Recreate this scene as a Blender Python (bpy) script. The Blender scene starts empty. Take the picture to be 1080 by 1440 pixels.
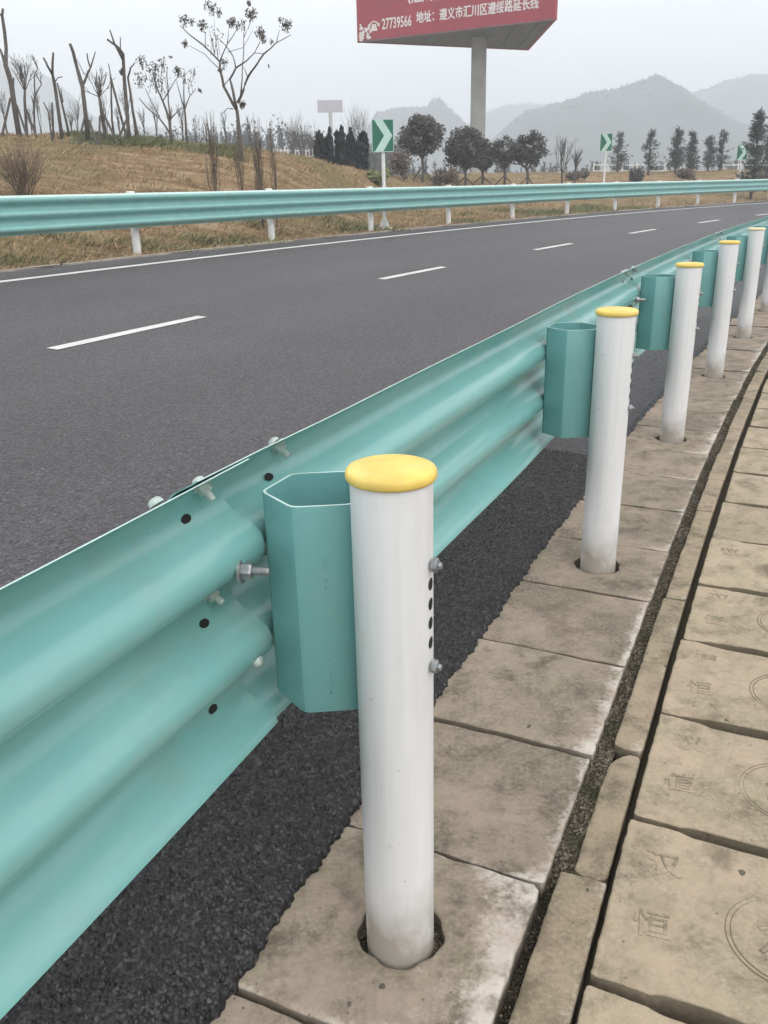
import bpy, math, random
import numpy as np
from mathutils import Vector, Matrix
R = math.radians
rnd = random.Random(7)
scn = bpy.context.scene
COL = scn.collection

# ------------------------------------------------------------------ camera
F, PITCH, ROLL, HC = 1184.27, 0.366723, -0.0235278, 1.46567
cp, sp = math.cos(PITCH), math.sin(PITCH)
fwd = Vector((0, cp, -sp)); _r = Vector((1, 0, 0)); _u = Vector((0, sp, cp))
cr, sr = math.cos(ROLL), math.sin(ROLL)
cright = cr*_r + sr*_u; cup = -sr*_r + cr*_u
cam = bpy.data.cameras.new('camera'); camo = bpy.data.objects.new('camera', cam); COL.objects.link(camo)
camo.matrix_world = Matrix(((cright.x, cup.x, -fwd.x, 0), (cright.y, cup.y, -fwd.y, 0), (cright.z, cup.z, -fwd.z, HC), (0, 0, 0, 1)))
cam.sensor_fit = 'VERTICAL'; cam.sensor_height = 36; cam.lens = F/1440*36
cam.clip_start = 0.05; cam.clip_end = 8000
scn.camera = camo

# ------------------------------------------------------------------ light
SUN_EL, SUN_AZ = R(48), R(150)           # azimuth from +Y towards +X
world = bpy.data.worlds.new('World'); scn.world = world; world.use_nodes = True
wn = world.node_tree; wn.nodes.clear()
sky = wn.nodes.new('ShaderNodeTexSky'); sky.sky_type = 'NISHITA'; sky.sun_disc = False
sky.sun_elevation = SUN_EL; sky.sun_rotation = SUN_AZ; sky.air_density = 1.0; sky.dust_density = 5.0; sky.ozone_density = 1.0
hs = wn.nodes.new('ShaderNodeHueSaturation'); hs.inputs['Saturation'].default_value = 0.12
ov = wn.nodes.new('ShaderNodeMixRGB'); ov.inputs[0].default_value = 0.75; ov.inputs[2].default_value = (10.4, 10.4, 10.5, 1)
bg = wn.nodes.new('ShaderNodeBackground'); bg.inputs['Strength'].default_value = 0.1
wo = wn.nodes.new('ShaderNodeOutputWorld')
wn.links.new(sky.outputs[0], hs.inputs['Color']); wn.links.new(hs.outputs[0], ov.inputs[1]); wn.links.new(ov.outputs[0], bg.inputs['Color']); wn.links.new(bg.outputs[0], wo.inputs['Surface'])
sl = bpy.data.lights.new('sun', 'SUN'); sl.energy = 0.8; sl.angle = R(35); sl.color = (1, 0.97, 0.93)
so = bpy.data.objects.new('sun', sl); COL.objects.link(so)
sd = Vector((math.sin(SUN_AZ)*math.cos(SUN_EL), math.cos(SUN_AZ)*math.cos(SUN_EL), math.sin(SUN_EL)))
so.rotation_euler = sd.to_track_quat('Z', 'Y').to_euler()
vs = scn.view_settings; scn.display_settings.display_device = 'sRGB'
vs.view_transform = 'Standard'; vs.look = 'None'; vs.gamma = 1; vs.use_curve_mapping = False; vs.exposure = 0.77
scn.cycles.volume_bounces = 2

# ------------------------------------------------------------------ materials
def mat(name, rough=0.6, metal=0.0, spec=0.5):
    m = bpy.data.materials.new(name); m.use_nodes = True
    b = m.node_tree.nodes['Principled BSDF']; b.inputs['Roughness'].default_value = rough; b.inputs['Metallic'].default_value = metal
    b.inputs['Specular IOR Level'].default_value = spec
    return m, m.node_tree.nodes, m.node_tree.links, b
def plain(name, c, rough=0.6, metal=0.0, var=0.12, scale=8.0, bump=0.0, spec=0.5):
    m, n, l, b = mat(name, rough, metal, spec)
    tc = n.new('ShaderNodeTexCoord'); nz = n.new('ShaderNodeTexNoise'); nz.inputs['Scale'].default_value = scale; nz.inputs['Detail'].default_value = 6
    l.new(tc.outputs['Object'], nz.inputs['Vector'])
    rp = n.new('ShaderNodeValToRGB'); e = rp.color_ramp.elements
    e[0].position = 0.3; e[1].position = 0.7
    e[0].color = (*[x*(1-var) for x in c], 1); e[1].color = (*[min(1, x*(1+var)) for x in c], 1)
    l.new(nz.outputs['Fac'], rp.inputs[0]); l.new(rp.outputs[0], b.inputs['Base Color'])
    if bump:
        bp = n.new('ShaderNodeBump'); bp.inputs['Strength'].default_value = bump; bp.inputs['Distance'].default_value = 0.01
        l.new(nz.outputs['Fac'], bp.inputs['Height']); l.new(bp.outputs[0], b.inputs['Normal'])
    return m
def noise(n, l, vec, scale, detail=5, rough=0.6, stretch=None):
    if stretch:
        mp = n.new('ShaderNodeMapping'); mp.inputs['Scale'].default_value = stretch; l.new(vec, mp.inputs['Vector']); vec = mp.outputs[0]
    z = n.new('ShaderNodeTexNoise'); z.inputs['Scale'].default_value = scale; z.inputs['Detail'].default_value = detail; z.inputs['Roughness'].default_value = rough
    l.new(vec, z.inputs['Vector']); return z.outputs['Fac']
def ramp(n, l, fac, stops):
    r = n.new('ShaderNodeValToRGB'); e = r.color_ramp.elements
    while len(e) < len(stops): e.new(0.5)
    for x, (p, c) in zip(e, stops):
        x.position = p; x.color = (*c, 1) if len(c) == 3 else c
    l.new(fac, r.inputs[0]); return r.outputs[0]
def mix(n, l, fac, a, b, mode='MIX'):
    m = n.new('ShaderNodeMixRGB'); m.blend_type = mode
    for s, v in ((0, fac), (1, a), (2, b)):
        if hasattr(v, 'is_linked'): l.new(v, m.inputs[s])
        else: m.inputs[s].default_value = v if s == 0 or len(v) == 4 else (*v, 1)
    return m.outputs[0]
def mth(n, l, op, a, b=0.0, clamp=False):
    m = n.new('ShaderNodeMath'); m.operation = op; m.use_clamp = clamp
    for s, v in ((0, a), (1, b)):
        if hasattr(v, 'is_linked'): l.new(v, m.inputs[s])
        else: m.inputs[s].default_value = v
    return m.outputs[0]
def bumpn(n, l, b, h, strength, dist, prev=None):
    x = n.new('ShaderNodeBump'); x.inputs['Strength'].default_value = strength; x.inputs['Distance'].default_value = dist
    l.new(h, x.inputs['Height'])
    if prev is not None: l.new(prev, x.inputs['Normal'])
    l.new(x.outputs[0], b.inputs['Normal']); return x.outputs[0]
def attr(n, name):
    a = n.new('ShaderNodeAttribute'); a.attribute_name = name; return a.outputs['Fac']

def m_teal(name, c, dusty):
    m, n, l, b = mat(name, 0.3, spec=0.6)
    tc = n.new('ShaderNodeTexCoord').outputs['Object']
    a = noise(n, l, tc, 3.0, 6); s = noise(n, l, tc, 14.0, 8, 0.7)
    col = mix(n, l, ramp(n, l, a, [(0.3, (0,)*3), (0.7, (1,)*3)]), [x*0.95 for x in c], [x*1.05 for x in c])
    dust = ramp(n, l, noise(n, l, tc, 5.0, 7, 0.62, (1, 1, 2.2)), [(0.50, (0,)*3), (0.78, (dusty,)*3)])
    col = mix(n, l, dust, col, (0.36, 0.52, 0.48))
    gm = noise(n, l, tc, 3.2, 8, 0.7, (1.4, 1.4, 0.5)); col = mix(n, l, ramp(n, l, gm, [(0.54, (0,)*3), (0.72, (0.5,)*3)]), col, (0.22, 0.32, 0.28))
    sc = noise(n, l, tc, 40.0, 3, 0.8)
    col = mix(n, l, ramp(n, l, sc, [(0.735, (0,)*3), (0.75, (0.5,)*3)]), col, (0.06, 0.13, 0.11))
    l.new(col, b.inputs['Base Color'])
    l.new(mth(n, l, 'ADD', mth(n, l, 'MULTIPLY', a, 0.16), 0.16), b.inputs['Roughness'])
    bumpn(n, l, b, noise(n, l, tc, 2.5, 2), 0.12, 0.01)
    return m
M_BEAM = m_teal('teal_coating', (0.185, 0.412, 0.392), 0.22)
M_BEAM_FAR = m_teal('pale_teal_coating', (0.215, 0.44, 0.415), 0.35)  # paler base and more dust than the near rail
M_BLOCK = m_teal('teal_block_coating', (0.15, 0.355, 0.348), 0.08)
def m_white():
    m, n, l, b = mat('white_enamel', 0.42)
    g = n.new('ShaderNodeTexCoord').outputs['Object']
    st = noise(n, l, g, 30.0, 4, 0.6, (1, 1, 0.04)); bl = noise(n, l, g, 9.0, 6)
    col = mix(n, l, ramp(n, l, st, [(0.35, (0,)*3), (0.7, (1,)*3)]), (0.68, 0.68, 0.69), (0.76, 0.76, 0.77))
    sx = n.new('ShaderNodeSeparateXYZ'); l.new(g, sx.inputs[0])
    low = mth(n, l, 'SUBTRACT', 1.0, mth(n, l, 'MULTIPLY', sx.outputs['Z'], 4.5), True)
    d = ramp(n, l, mth(n, l, 'MULTIPLY', low, mth(n, l, 'ADD', mth(n, l, 'MULTIPLY', bl, 2.3), -0.35)), [(0.08, (0,)*3), (0.7, (0.85,)*3)])
    col = mix(n, l, d, col, (0.30, 0.26, 0.21))
    g2 = n.new('ShaderNodeNewGeometry').outputs['Position']
    col = mix(n, l, ramp(n, l, noise(n, l, g2, 7, 8, 0.7, (1, 1, .35)), [(0.55, (0,)*3), (0.75, (0.35,)*3)]), col, (0.50, 0.47, 0.41))
    col = mix(n, l, ramp(n, l, noise(n, l, g2, 48, 3, 0.6), [(0.72, (0,)*3), (0.75, (0.7,)*3)]), col, (0.26, 0.19, 0.13))
    l.new(col, b.inputs['Base Color']); bumpn(n, l, b, bl, 0.05, 0.01); return m
M_WHITE = m_white()
M_WHITE2 = plain('white_paint_far', (0.72, 0.72, 0.71), 0.5, var=0.1)
M_YELLOW = plain('yellow_plastic', (0.80, 0.57, 0.13), 0.5, var=0.14, scale=14)
M_CREAM = plain('faded_yellow_plastic', (0.78, 0.68, 0.42), 0.55, var=0.1, scale=14)
M_LIP = plain('worn_edge_sky_sheen', (0.50, 0.66, 0.62), 0.4, var=0.15, scale=20)  # thin paint on cut edges, plus sky sheen painted onto rims and top flange
M_STEEL = plain('galvanised_bolt', (0.30, 0.31, 0.32), 0.42, 0.7, 0.3, 60)
M_PALEBOLT = plain('painted_bolt', (0.42, 0.50, 0.46), 0.5, 0.0, 0.25, 60)
M_DARK = plain('hole_shadow', (0.012, 0.012, 0.012), 0.9)

def m_asphalt(name, lo, hi, rough, scale, bump, spec=0.5):
    m, n, l, b = mat(name, rough, spec=spec)
    tc = n.new('ShaderNodeTexCoord').outputs['Object']
    v = n.new('ShaderNodeTexVoronoi'); v.inputs['Scale'].default_value = scale; l.new(tc, v.inputs['Vector'])
    sp_ = n.new('ShaderNodeSeparateColor'); l.new(v.outputs['Color'], sp_.inputs[0])
    big = noise(n, l, tc, 0.6, 4); mid = noise(n, l, tc, 9, 4)
    c = mix(n, l, mth(n, l, 'POWER', sp_.outputs[0], 3.0 if name == 'fresh_asphalt' else 1.0), lo, hi)
    c = mix(n, l, ramp(n, l, big, [(0.3, (0.0,)*3), (0.7, (1,)*3)]), c, mix(n, l, 1.0, c, (0.80, 0.79, 0.79), 'MULTIPLY'))
    if name == 'worn_asphalt':
        lt = attr(n, 'lat'); wh = mth(n, l, 'ABSOLUTE', mth(n, l, 'SINE', mth(n, l, 'MULTIPLY', mth(n, l, 'SUBTRACT', lt, 1.45), math.pi/1.87)))
        st_ = noise(n, l, tc, 1.1, 5); wf = mth(n, l, 'MULTIPLY', mth(n, l, 'POWER', wh, 3.0), mth(n, l, 'MULTIPLY', st_, 0.75))
        c = mix(n, l, wf, c, mix(n, l, 1.0, c, (1.35, 1.33, 1.34), 'MULTIPLY'))
        oil = noise(n, l, tc, 2.7, 6, 0.7); c = mix(n, l, ramp(n, l, oil, [(0.62, (0,)*3), (0.74, (0.5,)*3)]), c, mix(n, l, 1.0, c, (0.6, 0.6, 0.6), 'MULTIPLY'))
    c = mix(n, l, ramp(n, l, sp_.outputs[1], [(0.93, (0,)*3), (0.95, (0.6,)*3)]), c, [min(1, x*2.0) for x in hi])
    l.new(c, b.inputs['Base Color'])
    h = mth(n, l, 'ADD', mth(n, l, 'MULTIPLY', v.outputs['Distance'], -1.0), mth(n, l, 'MULTIPLY', mid, 0.6))
    bumpn(n, l, b, h, bump, 0.006)
    return m
M_ROAD = m_asphalt('worn_asphalt', (0.021, 0.0195, 0.0213), (0.088, 0.081, 0.087), 0.56, 85, 1.0)
M_SHOULDER = m_asphalt('fresh_asphalt', (0.004, 0.004, 0.0043), (0.046, 0.043, 0.046), 0.45, 135, 0.3, 0.4)
def m_line():
    m, n, l, b = mat('road_paint', 0.6); tc = n.new('ShaderNodeTexCoord').outputs['Object']
    c = mix(n, l, ramp(n, l, noise(n, l, tc, 3, 6), [(0.35, (0,)*3), (0.65, (1,)*3)]), (0.54, 0.54, 0.52), (0.68, 0.68, 0.66))
    c = mix(n, l, ramp(n, l, noise(n, l, tc, 60, 6, 0.8), [(0.55, (0,)*3), (0.66, (0.85,)*3)]), c, (0.10, 0.095, 0.10))
    l.new(c, b.inputs['Base Color']); return m
M_LINE = m_line()

def m_slab(name, base, warm, pale, eff):
    m, n, l, b = mat(name, 0.85, spec=0.3)
    tc = n.new('ShaderNodeTexCoord').outputs['Object']
    big = noise(n, l, tc, 2.2, 5); mid = noise(n, l, tc, 11, 7, 0.65); fine = noise(n, l, tc, 90, 5, 0.7)
    c = mix(n, l, ramp(n, l, big, [(0.35, (0,)*3), (0.65, (1,)*3)]), base, warm)
    tint = attr(n, 'tint')
    c = mix(n, l, 1.0, c, mix(n, l, tint, (0.84, 0.83, 0.80), (1.16, 1.13, 1.10)), 'MULTIPLY')
    c = mix(n, l, mth(n, l, 'MULTIPLY', ramp(n, l, mid, [(0.36, (1,)*3), (0.56, (0,)*3)]), 0.72), c, [x*0.50 for x in base])
    c = mix(n, l, mth(n, l, 'MULTIPLY', ramp(n, l, fine, [(0.42, (0,)*3), (0.66, (1,)*3)]), 0.5), c, [x*1.35 for x in warm])
    if eff:
        e = mth(n, l, 'ADD', attr(n, 'eff'), mth(n, l, 'MULTIPLY', mth(n, l, 'SUBTRACT', mid, 0.5), 1.5))
        e = mth(n, l, 'ADD', e, mth(n, l, 'MULTIPLY', mth(n, l, 'SUBTRACT', fine, 0.5), 0.7))
        c = mix(n, l, ramp(n, l, e, [(0.50, (0,)*3), (0.95, (0.8,)*3)]), c, pale)
    pn = noise(n, l, tc, 3.3, 6, 0.7); c = mix(n, l, ramp(n, l, pn, [(0.46, (0,)*3), (0.62, (0.75,)*3)]), c, [warm[0]*1.30, warm[1]*1.20, warm[2]*1.22])
    stn = noise(n, l, tc, 5.5, 8, 0.72); c = mix(n, l, ramp(n, l, stn, [(0.32, (0.75,)*3), (0.46, (0,)*3)]), c, [base[0]*0.62, base[1]*0.58, base[2]*0.55])
    moss = ramp(n, l, noise(n, l, tc, 4.5, 5), [(0.56, (0,)*3), (0.72, (0.45,)*3)])
    c = mix(n, l, moss, c, (0.19, 0.175, 0.10))
    dk = noise(n, l, tc, 26, 2, 0.4)
    c = mix(n, l, ramp(n, l, dk, [(0.755, (0,)*3), (0.775, (0.8,)*3)]), c, (0.05, 0.045, 0.035))
    pit = n.new('ShaderNodeTexVoronoi'); pit.inputs['Scale'].default_value = 55; l.new(tc, pit.inputs['Vector'])
    ps_ = n.new('ShaderNodeSeparateColor'); l.new(pit.outputs['Color'], ps_.inputs[0])
    pm = mth(n, l, 'MULTIPLY', ramp(n, l, pit.outputs['Distance'], [(0.10, (1,)*3), (0.22, (0,)*3)]), ramp(n, l, ps_.outputs[0], [(0.90, (0,)*3), (0.93, (1,)*3)]))
    c = mix(n, l, mth(n, l, 'MULTIPLY', pm, 0.7), c, (0.075, 0.062, 0.045))
    scf = noise(n, l, tc, 16, 9, 0.78); c = mix(n, l, ramp(n, l, scf, [(0.60, (0,)*3), (0.70, (0.55,)*3)]), c, [min(1, x*1.6) for x in warm])
    dirt = ramp(n, l, mth(n, l, 'ADD', attr(n, 'rim'), mth(n, l, 'MULTIPLY', mth(n, l, 'SUBTRACT', mid, 0.5), 0.9)), [(0.45, (0,)*3), (0.95, (0.8,)*3)])
    c = mix(n, l, dirt, c, (0.085, 0.072, 0.05))
    l.new(c, b.inputs['Base Color'])
    p = bumpn(n, l, b, mid, 0.35, 0.006); bumpn(n, l, b, fine, 0.6, 0.003, p)
    return m
M_SLAB = m_slab('weathered_concrete', (0.18, 0.155, 0.115), (0.268, 0.228, 0.178), (0.62, 0.565, 0.505), True)
M_KERB = m_slab('kerb_concrete', (0.225, 0.19, 0.13), (0.30, 0.25, 0.18), (0.56, 0.50, 0.42), True)
M_COVER = m_slab('buff_concrete', (0.29, 0.25, 0.175), (0.36, 0.302, 0.22), (0.6, 0.55, 0.45), False)
M_GROOVE = plain('engraving_dirt', (0.15, 0.12, 0.08), 0.9)
def m_soil():
    m, n, l, b = mat('groove_soil', 0.95, spec=0.2)
    tc = n.new('ShaderNodeTexCoord').outputs['Object']
    v = n.new('ShaderNodeTexVoronoi'); v.inputs['Scale'].default_value = 160; l.new(tc, v.inputs['Vector'])
    s = n.new('ShaderNodeSeparateColor'); l.new(v.outputs['Color'], s.inputs[0])
    c = ramp(n, l, s.outputs[0], [(0.0, (0.04, 0.032, 0.024)), (0.6, (0.12, 0.098, 0.072)), (1.0, (0.30, 0.26, 0.20))])
    c = mix(n, l, ramp(n, l, noise(n, l, tc, 7, 3), [(0.45, (0,)*3), (0.65, (0.7,)*3)]), c, (0.05, 0.05, 0.025))
    l.new(c, b.inputs['Base Color']); bumpn(n, l, b, v.outputs['Distance'], 1.0, 0.01); return m
M_SOIL = m_soil()
def m_grassland():
    m, n, l, b = mat('dry_grass', 0.95, spec=0.1)
    tc = n.new('ShaderNodeTexCoord').outputs['Object']
    a = noise(n, l, tc, 0.22, 5); st = noise(n, l, tc, 1.6, 7, 0.7, (0.45, 1.6, 2.0)); f = noise(n, l, tc, 14, 6, 0.75)
    c = ramp(n, l, st, [(0.36, (0.17, 0.11, 0.06)), (0.5, (0.31, 0.21, 0.12)), (0.63, (0.46, 0.345, 0.215))])
    c = mix(n, l, ramp(n, l, a, [(0.45, (0,)*3), (0.62, (0.75,)*3)]), c, (0.18, 0.165, 0.075))
    c = mix(n, l, mth(n, l, 'MULTIPLY', ramp(n, l, f, [(0.4, (0,)*3), (0.65, (1,)*3)]), 0.4), c, (0.14, 0.098, 0.055))
    l.new(c, b.inputs['Base Color']); bumpn(n, l, b, f, 0.9, 0.08); return m
M_GRASS = m_grassland()
M_EDGE = plain('edging_concrete', (0.33, 0.295, 0.25), 0.85, var=0.25, scale=5)
M_FIELD = plain('far_ground', (0.16, 0.14, 0.09), 0.95, var=0.25, scale=0.05)
M_BARK = plain('grey_bark', (0.10, 0.086, 0.077), 0.9, var=0.35, scale=20)
M_POLE = plain('prop_pole', (0.085, 0.072, 0.06), 0.9, var=0.3, scale=15)
def m_leaf(name, c, var=0.5):
    m, n, l, b = mat(name, 0.7, spec=0.25)
    o = n.new('ShaderNodeNewGeometry').outputs['Random Per Island']
    l.new(ramp(n, l, o, [(0.0, [x*(1-var) for x in c]), (1.0, [x*(1+var) for x in c])]), b.inputs['Base Color']); return m
M_LEAF_DRY = m_leaf('dry_brown_leaf', (0.075, 0.062, 0.05))
M_LEAF_OLIVE = m_leaf('dull_purple_leaf', (0.072, 0.068, 0.06), 0.7)
M_LEAF_DARK = m_leaf('dark_needle', (0.03, 0.032, 0.034))
M_LEAF_CON = m_leaf('conifer_needle', (0.062, 0.072, 0.062))
M_TWIG = m_leaf('bare_twig', (0.12, 0.09, 0.07), 0.4)
M_BLADE = m_leaf('straw_blade', (0.35, 0.25, 0.145), 0.65)
M_BLADE_G = m_leaf('green_blade', (0.19, 0.20, 0.095), 0.4)
M_WOOD = m_leaf('far_wood', (0.06, 0.065, 0.06), 0.4)
M_HILL = plain('forest_slope', (0.045, 0.052, 0.055), 0.95, var=0.5, scale=0.03)
M_RED = plain('faded_red_vinyl', (0.31, 0.022, 0.042), 0.55, var=0.12, scale=0.4)
M_INK = plain('white_lettering', (0.72, 0.68, 0.68), 0.6, var=0.05)
M_UNDER = plain('grey_sheet_metal', (0.10, 0.115, 0.125), 0.6, 0.2, 0.25, 0.8)
M_COLUMN = plain('grey_column_paint', (0.34, 0.345, 0.33), 0.6, 0.0, 0.15, 0.9)
M_PALEPANEL = plain('pale_hoarding', (0.34, 0.31, 0.35), 0.6, var=0.1, scale=0.5)
M_SGREEN = plain('sign_green', (0.012, 0.135, 0.085), 0.45, var=0.1)
M_SPALE = plain('sign_pale_green', (0.47, 0.66, 0.58), 0.45, var=0.06)
M_NET = plain('green_dust_net', (0.12, 0.22, 0.15), 0.9, var=0.35, scale=6)

# ------------------------------------------------------------------ mesh helpers
class MB:
    def __init__(s): s.v = []; s.f = []
    def add(s, V, Fc):
        k = len(s.v); s.v.extend([tuple(p) for p in V]); s.f.extend([tuple(i+k for i in f) for f in Fc])
    def grid(s, P):                        # P[i][j] points
        n, m = len(P), len(P[0]); k = len(s.v)
        for r in P: s.v.extend([tuple(p) for p in r])
        for i in range(n-1):
            for j in range(m-1): s.f.append((k+i*m+j, k+(i+1)*m+j, k+(i+1)*m+j+1, k+i*m+j+1))
    def box(s, o, ax, ay, az):             # corner-centred box: centre o and three half-axis vectors
        o, ax, ay, az = map(Vector, (o, ax, ay, az))
        V = [o+a*ax+b*ay+c*az for c in (-1, 1) for b in (-1, 1) for a in (-1, 1)]
        s.add(V, [(0, 2, 3, 1), (4, 5, 7, 6), (0, 1, 5, 4), (2, 6, 7, 3), (0, 4, 6, 2), (1, 3, 7, 5)])
    def tube(s, pts, rad, n=6, caps=True):
        pts = [Vector(p) for p in pts]
        if not hasattr(rad, '__len__'): rad = [rad]*len(pts)
        rings = []; up = Vector((0.3, 0.2, 0.93))
        for i, p in enumerate(pts):
            d = (pts[min(i+1, len(pts)-1)]-pts[max(i-1, 0)]).normalized()
            a = d.cross(up)
            if a.length < 0.1: a = d.cross(Vector((1, 0, 0)))
            a.normalize(); b = d.cross(a)
            rings.append([p+rad[i]*(math.cos(t)*a+math.sin(t)*b) for t in [2*math.pi*j/n for j in range(n)]])
        k = len(s.v)
        for r in rings: s.v.extend([tuple(q) for q in r])
        for i in range(len(pts)-1):
            for j in range(n): s.f.append((k+i*n+j, k+i*n+(j+1) % n, k+(i+1)*n+(j+1) % n, k+(i+1)*n+j))
        if caps:
            s.f.append(tuple(k+j for j in range(n))[::-1]); s.f.append(tuple(k+(len(pts)-1)*n+j for j in range(n)))
    def lathe(s, prof, n=40, c=(0, 0, 0), X=(1, 0, 0), Y=(0, 1, 0), Z=(0, 0, 1)):
        c, X, Y, Z = map(Vector, (c, X, Y, Z)); k = len(s.v)
        for r, z in prof:
            for j in range(n):
                t = 2*math.pi*j/n; s.v.append(tuple(c+X*(r*math.cos(t))+Y*(r*math.sin(t))+Z*z))
        for i in range(len(prof)-1):
            for j in range(n): s.f.append((k+i*n+j, k+i*n+(j+1) % n, k+(i+1)*n+(j+1) % n, k+(i+1)*n+j))
    def prism(s, poly, d):                 # poly: list of 3-D points, d: extrusion vector
        d = Vector(d); n = len(poly); V = [Vector(p) for p in poly]+[Vector(p)+d for p in poly]
        s.add(V, [tuple(range(n))[::-1], tuple(range(n, 2*n))]+[(i, (i+1) % n, n+(i+1) % n, n+i) for i in range(n)])
    def quad(s, c, a, b): s.add([c-a-b, c+a-b, c+a+b, c-a+b], [(0, 1, 2, 3)])
    def build(s, name, m, parent=None, smooth=False, loc=None, attrs=None):
        me = bpy.data.meshes.new(name); me.from_pydata(s.v, [], s.f); me.update()
        return link(name, me, m, parent, smooth, loc, attrs)
def link(name, me, m, parent=None, smooth=False, loc=None, attrs=None):
    if m is not None: me.materials.append(m)
    if smooth:
        me.polygons.foreach_set('use_smooth', [True]*len(me.polygons))
        if smooth is not True:
            try: me.set_sharp_from_angle(angle=R(smooth))
            except Exception: pass
    if attrs:
        for k, a in attrs.items():
            x = me.attributes.new(k, 'FLOAT', 'POINT'); x.data.foreach_set('value', np.asarray(a, dtype=np.float32))
    o = bpy.data.objects.new(name, me); COL.objects.link(o)
    if parent is not None: o.parent = parent
    if loc is not None: o.location = loc
    return o
def tag(o, label, cat, group=None):
    o['label'] = label; o['category'] = cat
    if group: o['group'] = group
    return o
def empty(name, loc, label, cat, group=None):
    o = bpy.data.objects.new(name, None); COL.objects.link(o); o.location = loc; o.empty_display_size = 0.2
    return tag(o, label, cat, group)
def struct(o, kind='structure'): o['kind'] = kind; return o
def copy_tree(o, parent=None):
    c = o.copy(); COL.objects.link(c)
    if parent is not None: c.parent = parent
    for ch in list(o.children): copy_tree(ch, c)
    return c

# ------------------------------------------------------------------ places
K = 0.0088; TH = 0.434336; P0 = Vector((0.0134, 1.3306))
N0 = Vector((-math.cos(TH), math.sin(TH))); CEN = P0-N0/K
def hd(s): return TH+K*s
def rc(s, l, z=0.0):                        # road frame: s along the near post line, l to the road side of it
    h = hd(s); n = Vector((-math.cos(h), math.sin(h))); p = CEN+n*(1/K+l); return Vector((p.x, p.y, z))
def tdir(s): return Vector((math.sin(hd(s)), math.cos(hd(s)), 0))
def ndir(s): return Vector((-math.cos(hd(s)), math.sin(hd(s)), 0))
def inv_rc(x, y):
    dx, dy = x-CEN.x, y-CEN.y; r = np.hypot(dx, dy); a = np.arctan2(dy, -dx); return (a-TH)/K, r-1/K
def at(px, py, Y):                          # the point of the photograph's pixel at forward distance Y
    px, py, Y = float(px), float(py), float(Y)
    d = fwd+(px-540)/F*cright-(py-720)/F*cup; return Vector((0, 0, HC))+d*(Y/d.y)
def gp(px, py, z):
    d = fwd+(px-540)/F*cright-(py-720)/F*cup; return Vector((0, 0, HC))+d*((z-HC)/d.z)
BK = 0.046
def zr(l): return 0.02+BK*(l-0.25)
ZV = zr(10.0)
_cx = [-700, -400, -100, 0, 100, 200, 300, 400, 440, 500, 535, 570, 640, 700, 900, 1080, 1400, 1800]
_cy = [168, 172, 180, 185, 190, 195, 203, 215, 224, 238, 246, 246, 245, 243, 241, 238, 236, 236]
_cd = [27, 27, 27, 27, 27, 27, 27, 28, 29, 32, 38, 46, 52, 56, 60, 62, 64, 64]
_pts = [at(a, b, c) for a, b, c in zip(_cx, _cy, _cd)]
_rx = [p.x/p.y for p in _pts]; _rz = [p.z for p in _pts]
def ground_z(x, y):
    x = np.asarray(x, float); y = np.asarray(y, float)
    s, l = inv_rc(x, y); ra = np.clip(x/np.maximum(y, 4.0), -0.9, 0.9)
    yc = np.interp(ra, _rx, _cd); zc = np.interp(ra, _rx, _rz)
    lc = np.maximum(inv_rc(ra*yc, yc)[1], 14.0)
    t = np.clip((l-10.6)/(lc-10.6), 0, 1); t = t*t*(3-2*t)*0.35+t*0.65
    z = ZV+(zc-ZV)*t
    over = np.maximum(l-lc, 0); z = z-np.minimum(over*0.07+over*over*0.002, 1.6)
    bumpy = 0.05*np.sin(x*1.7+0.6*y)*np.sin(y*1.3-0.4*x)+0.03*np.sin(3.9*x+1.0)*np.sin(4.3*y)
    return z+bumpy*np.clip((l-10.4)/1.5, 0, 1)
def gz(p): return float(ground_z(p.x, p.y))

# ------------------------------------------------------------------ ground, road, markings
g = MB(); g.add([(-4000, -1500, -0.7), (4000, -1500, -0.7), (4000, 5000, -0.7), (-4000, 5000, -0.7)], [(0, 1, 2, 3)])
struct(g.build('ground', M_FIELD))
g = MB(); ss = [i*2.0-30 for i in range(70)]
g.grid([[rc(s, l, -0.09 if l > -1.5 else -0.05) for l in (-40, -20, -8, -2.5, -1.25, 0.3, 0.9)] for s in ss])
struct(g.build('soil', M_FIELD))
ls = [9.88, 10.0, 10.2]+[10.4+0.3*i for i in range(80)]+[34.8+1.2*i for i in range(40)]
sv = [-30+0.6*i for i in range(260)]
S, L = np.meshgrid(sv, ls, indexing='ij'); H_ = TH+K*S
X = CEN.x-np.cos(H_)*(1/K+L); Y = CEN.y+np.sin(H_)*(1/K+L); Z = ground_z(X, Y)
Z[L < 10.3] = ZV-0.03
g = MB(); g.grid(np.stack([X, Y, Z], -1).tolist()); struct(g.build('embankment', M_GRASS, smooth=True))

def strip(l0, l1, s0, s1, zf, ds=0.5, nl=2, jit=0.0):
    P = []; n = max(2, int((s1-s0)/ds)+1)
    for i in range(n):
        s = s0+(s1-s0)*i/(n-1)
        P.append([rc(s, l0+(l1-l0)*j/(nl-1)+(rnd.uniform(-jit, jit) if jit and j in (0, nl-1) else 0), zf(l0+(l1-l0)*j/(nl-1))) for j in range(nl)])
    return P
g = MB(); g.grid(strip(0.70, 9.87, -30, 130, zr, 1.0, 8)); struct(g.build('road', M_ROAD, attrs=dict(lat=[0.70+9.17*(k % 8)/7 for k in range(len(g.v))])))
g = MB(); g.grid(strip(9.86, 9.99, -30, 130, lambda l: ZV+0.02, 0.5, 2, 0.03))
g.grid([[rc(s, 9.86, ZV-0.06), rc(s, 9.86, ZV+0.02)] for s in [i-30 for i in range(161)]])
struct(g.build('kerb_edging', M_EDGE))
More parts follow.
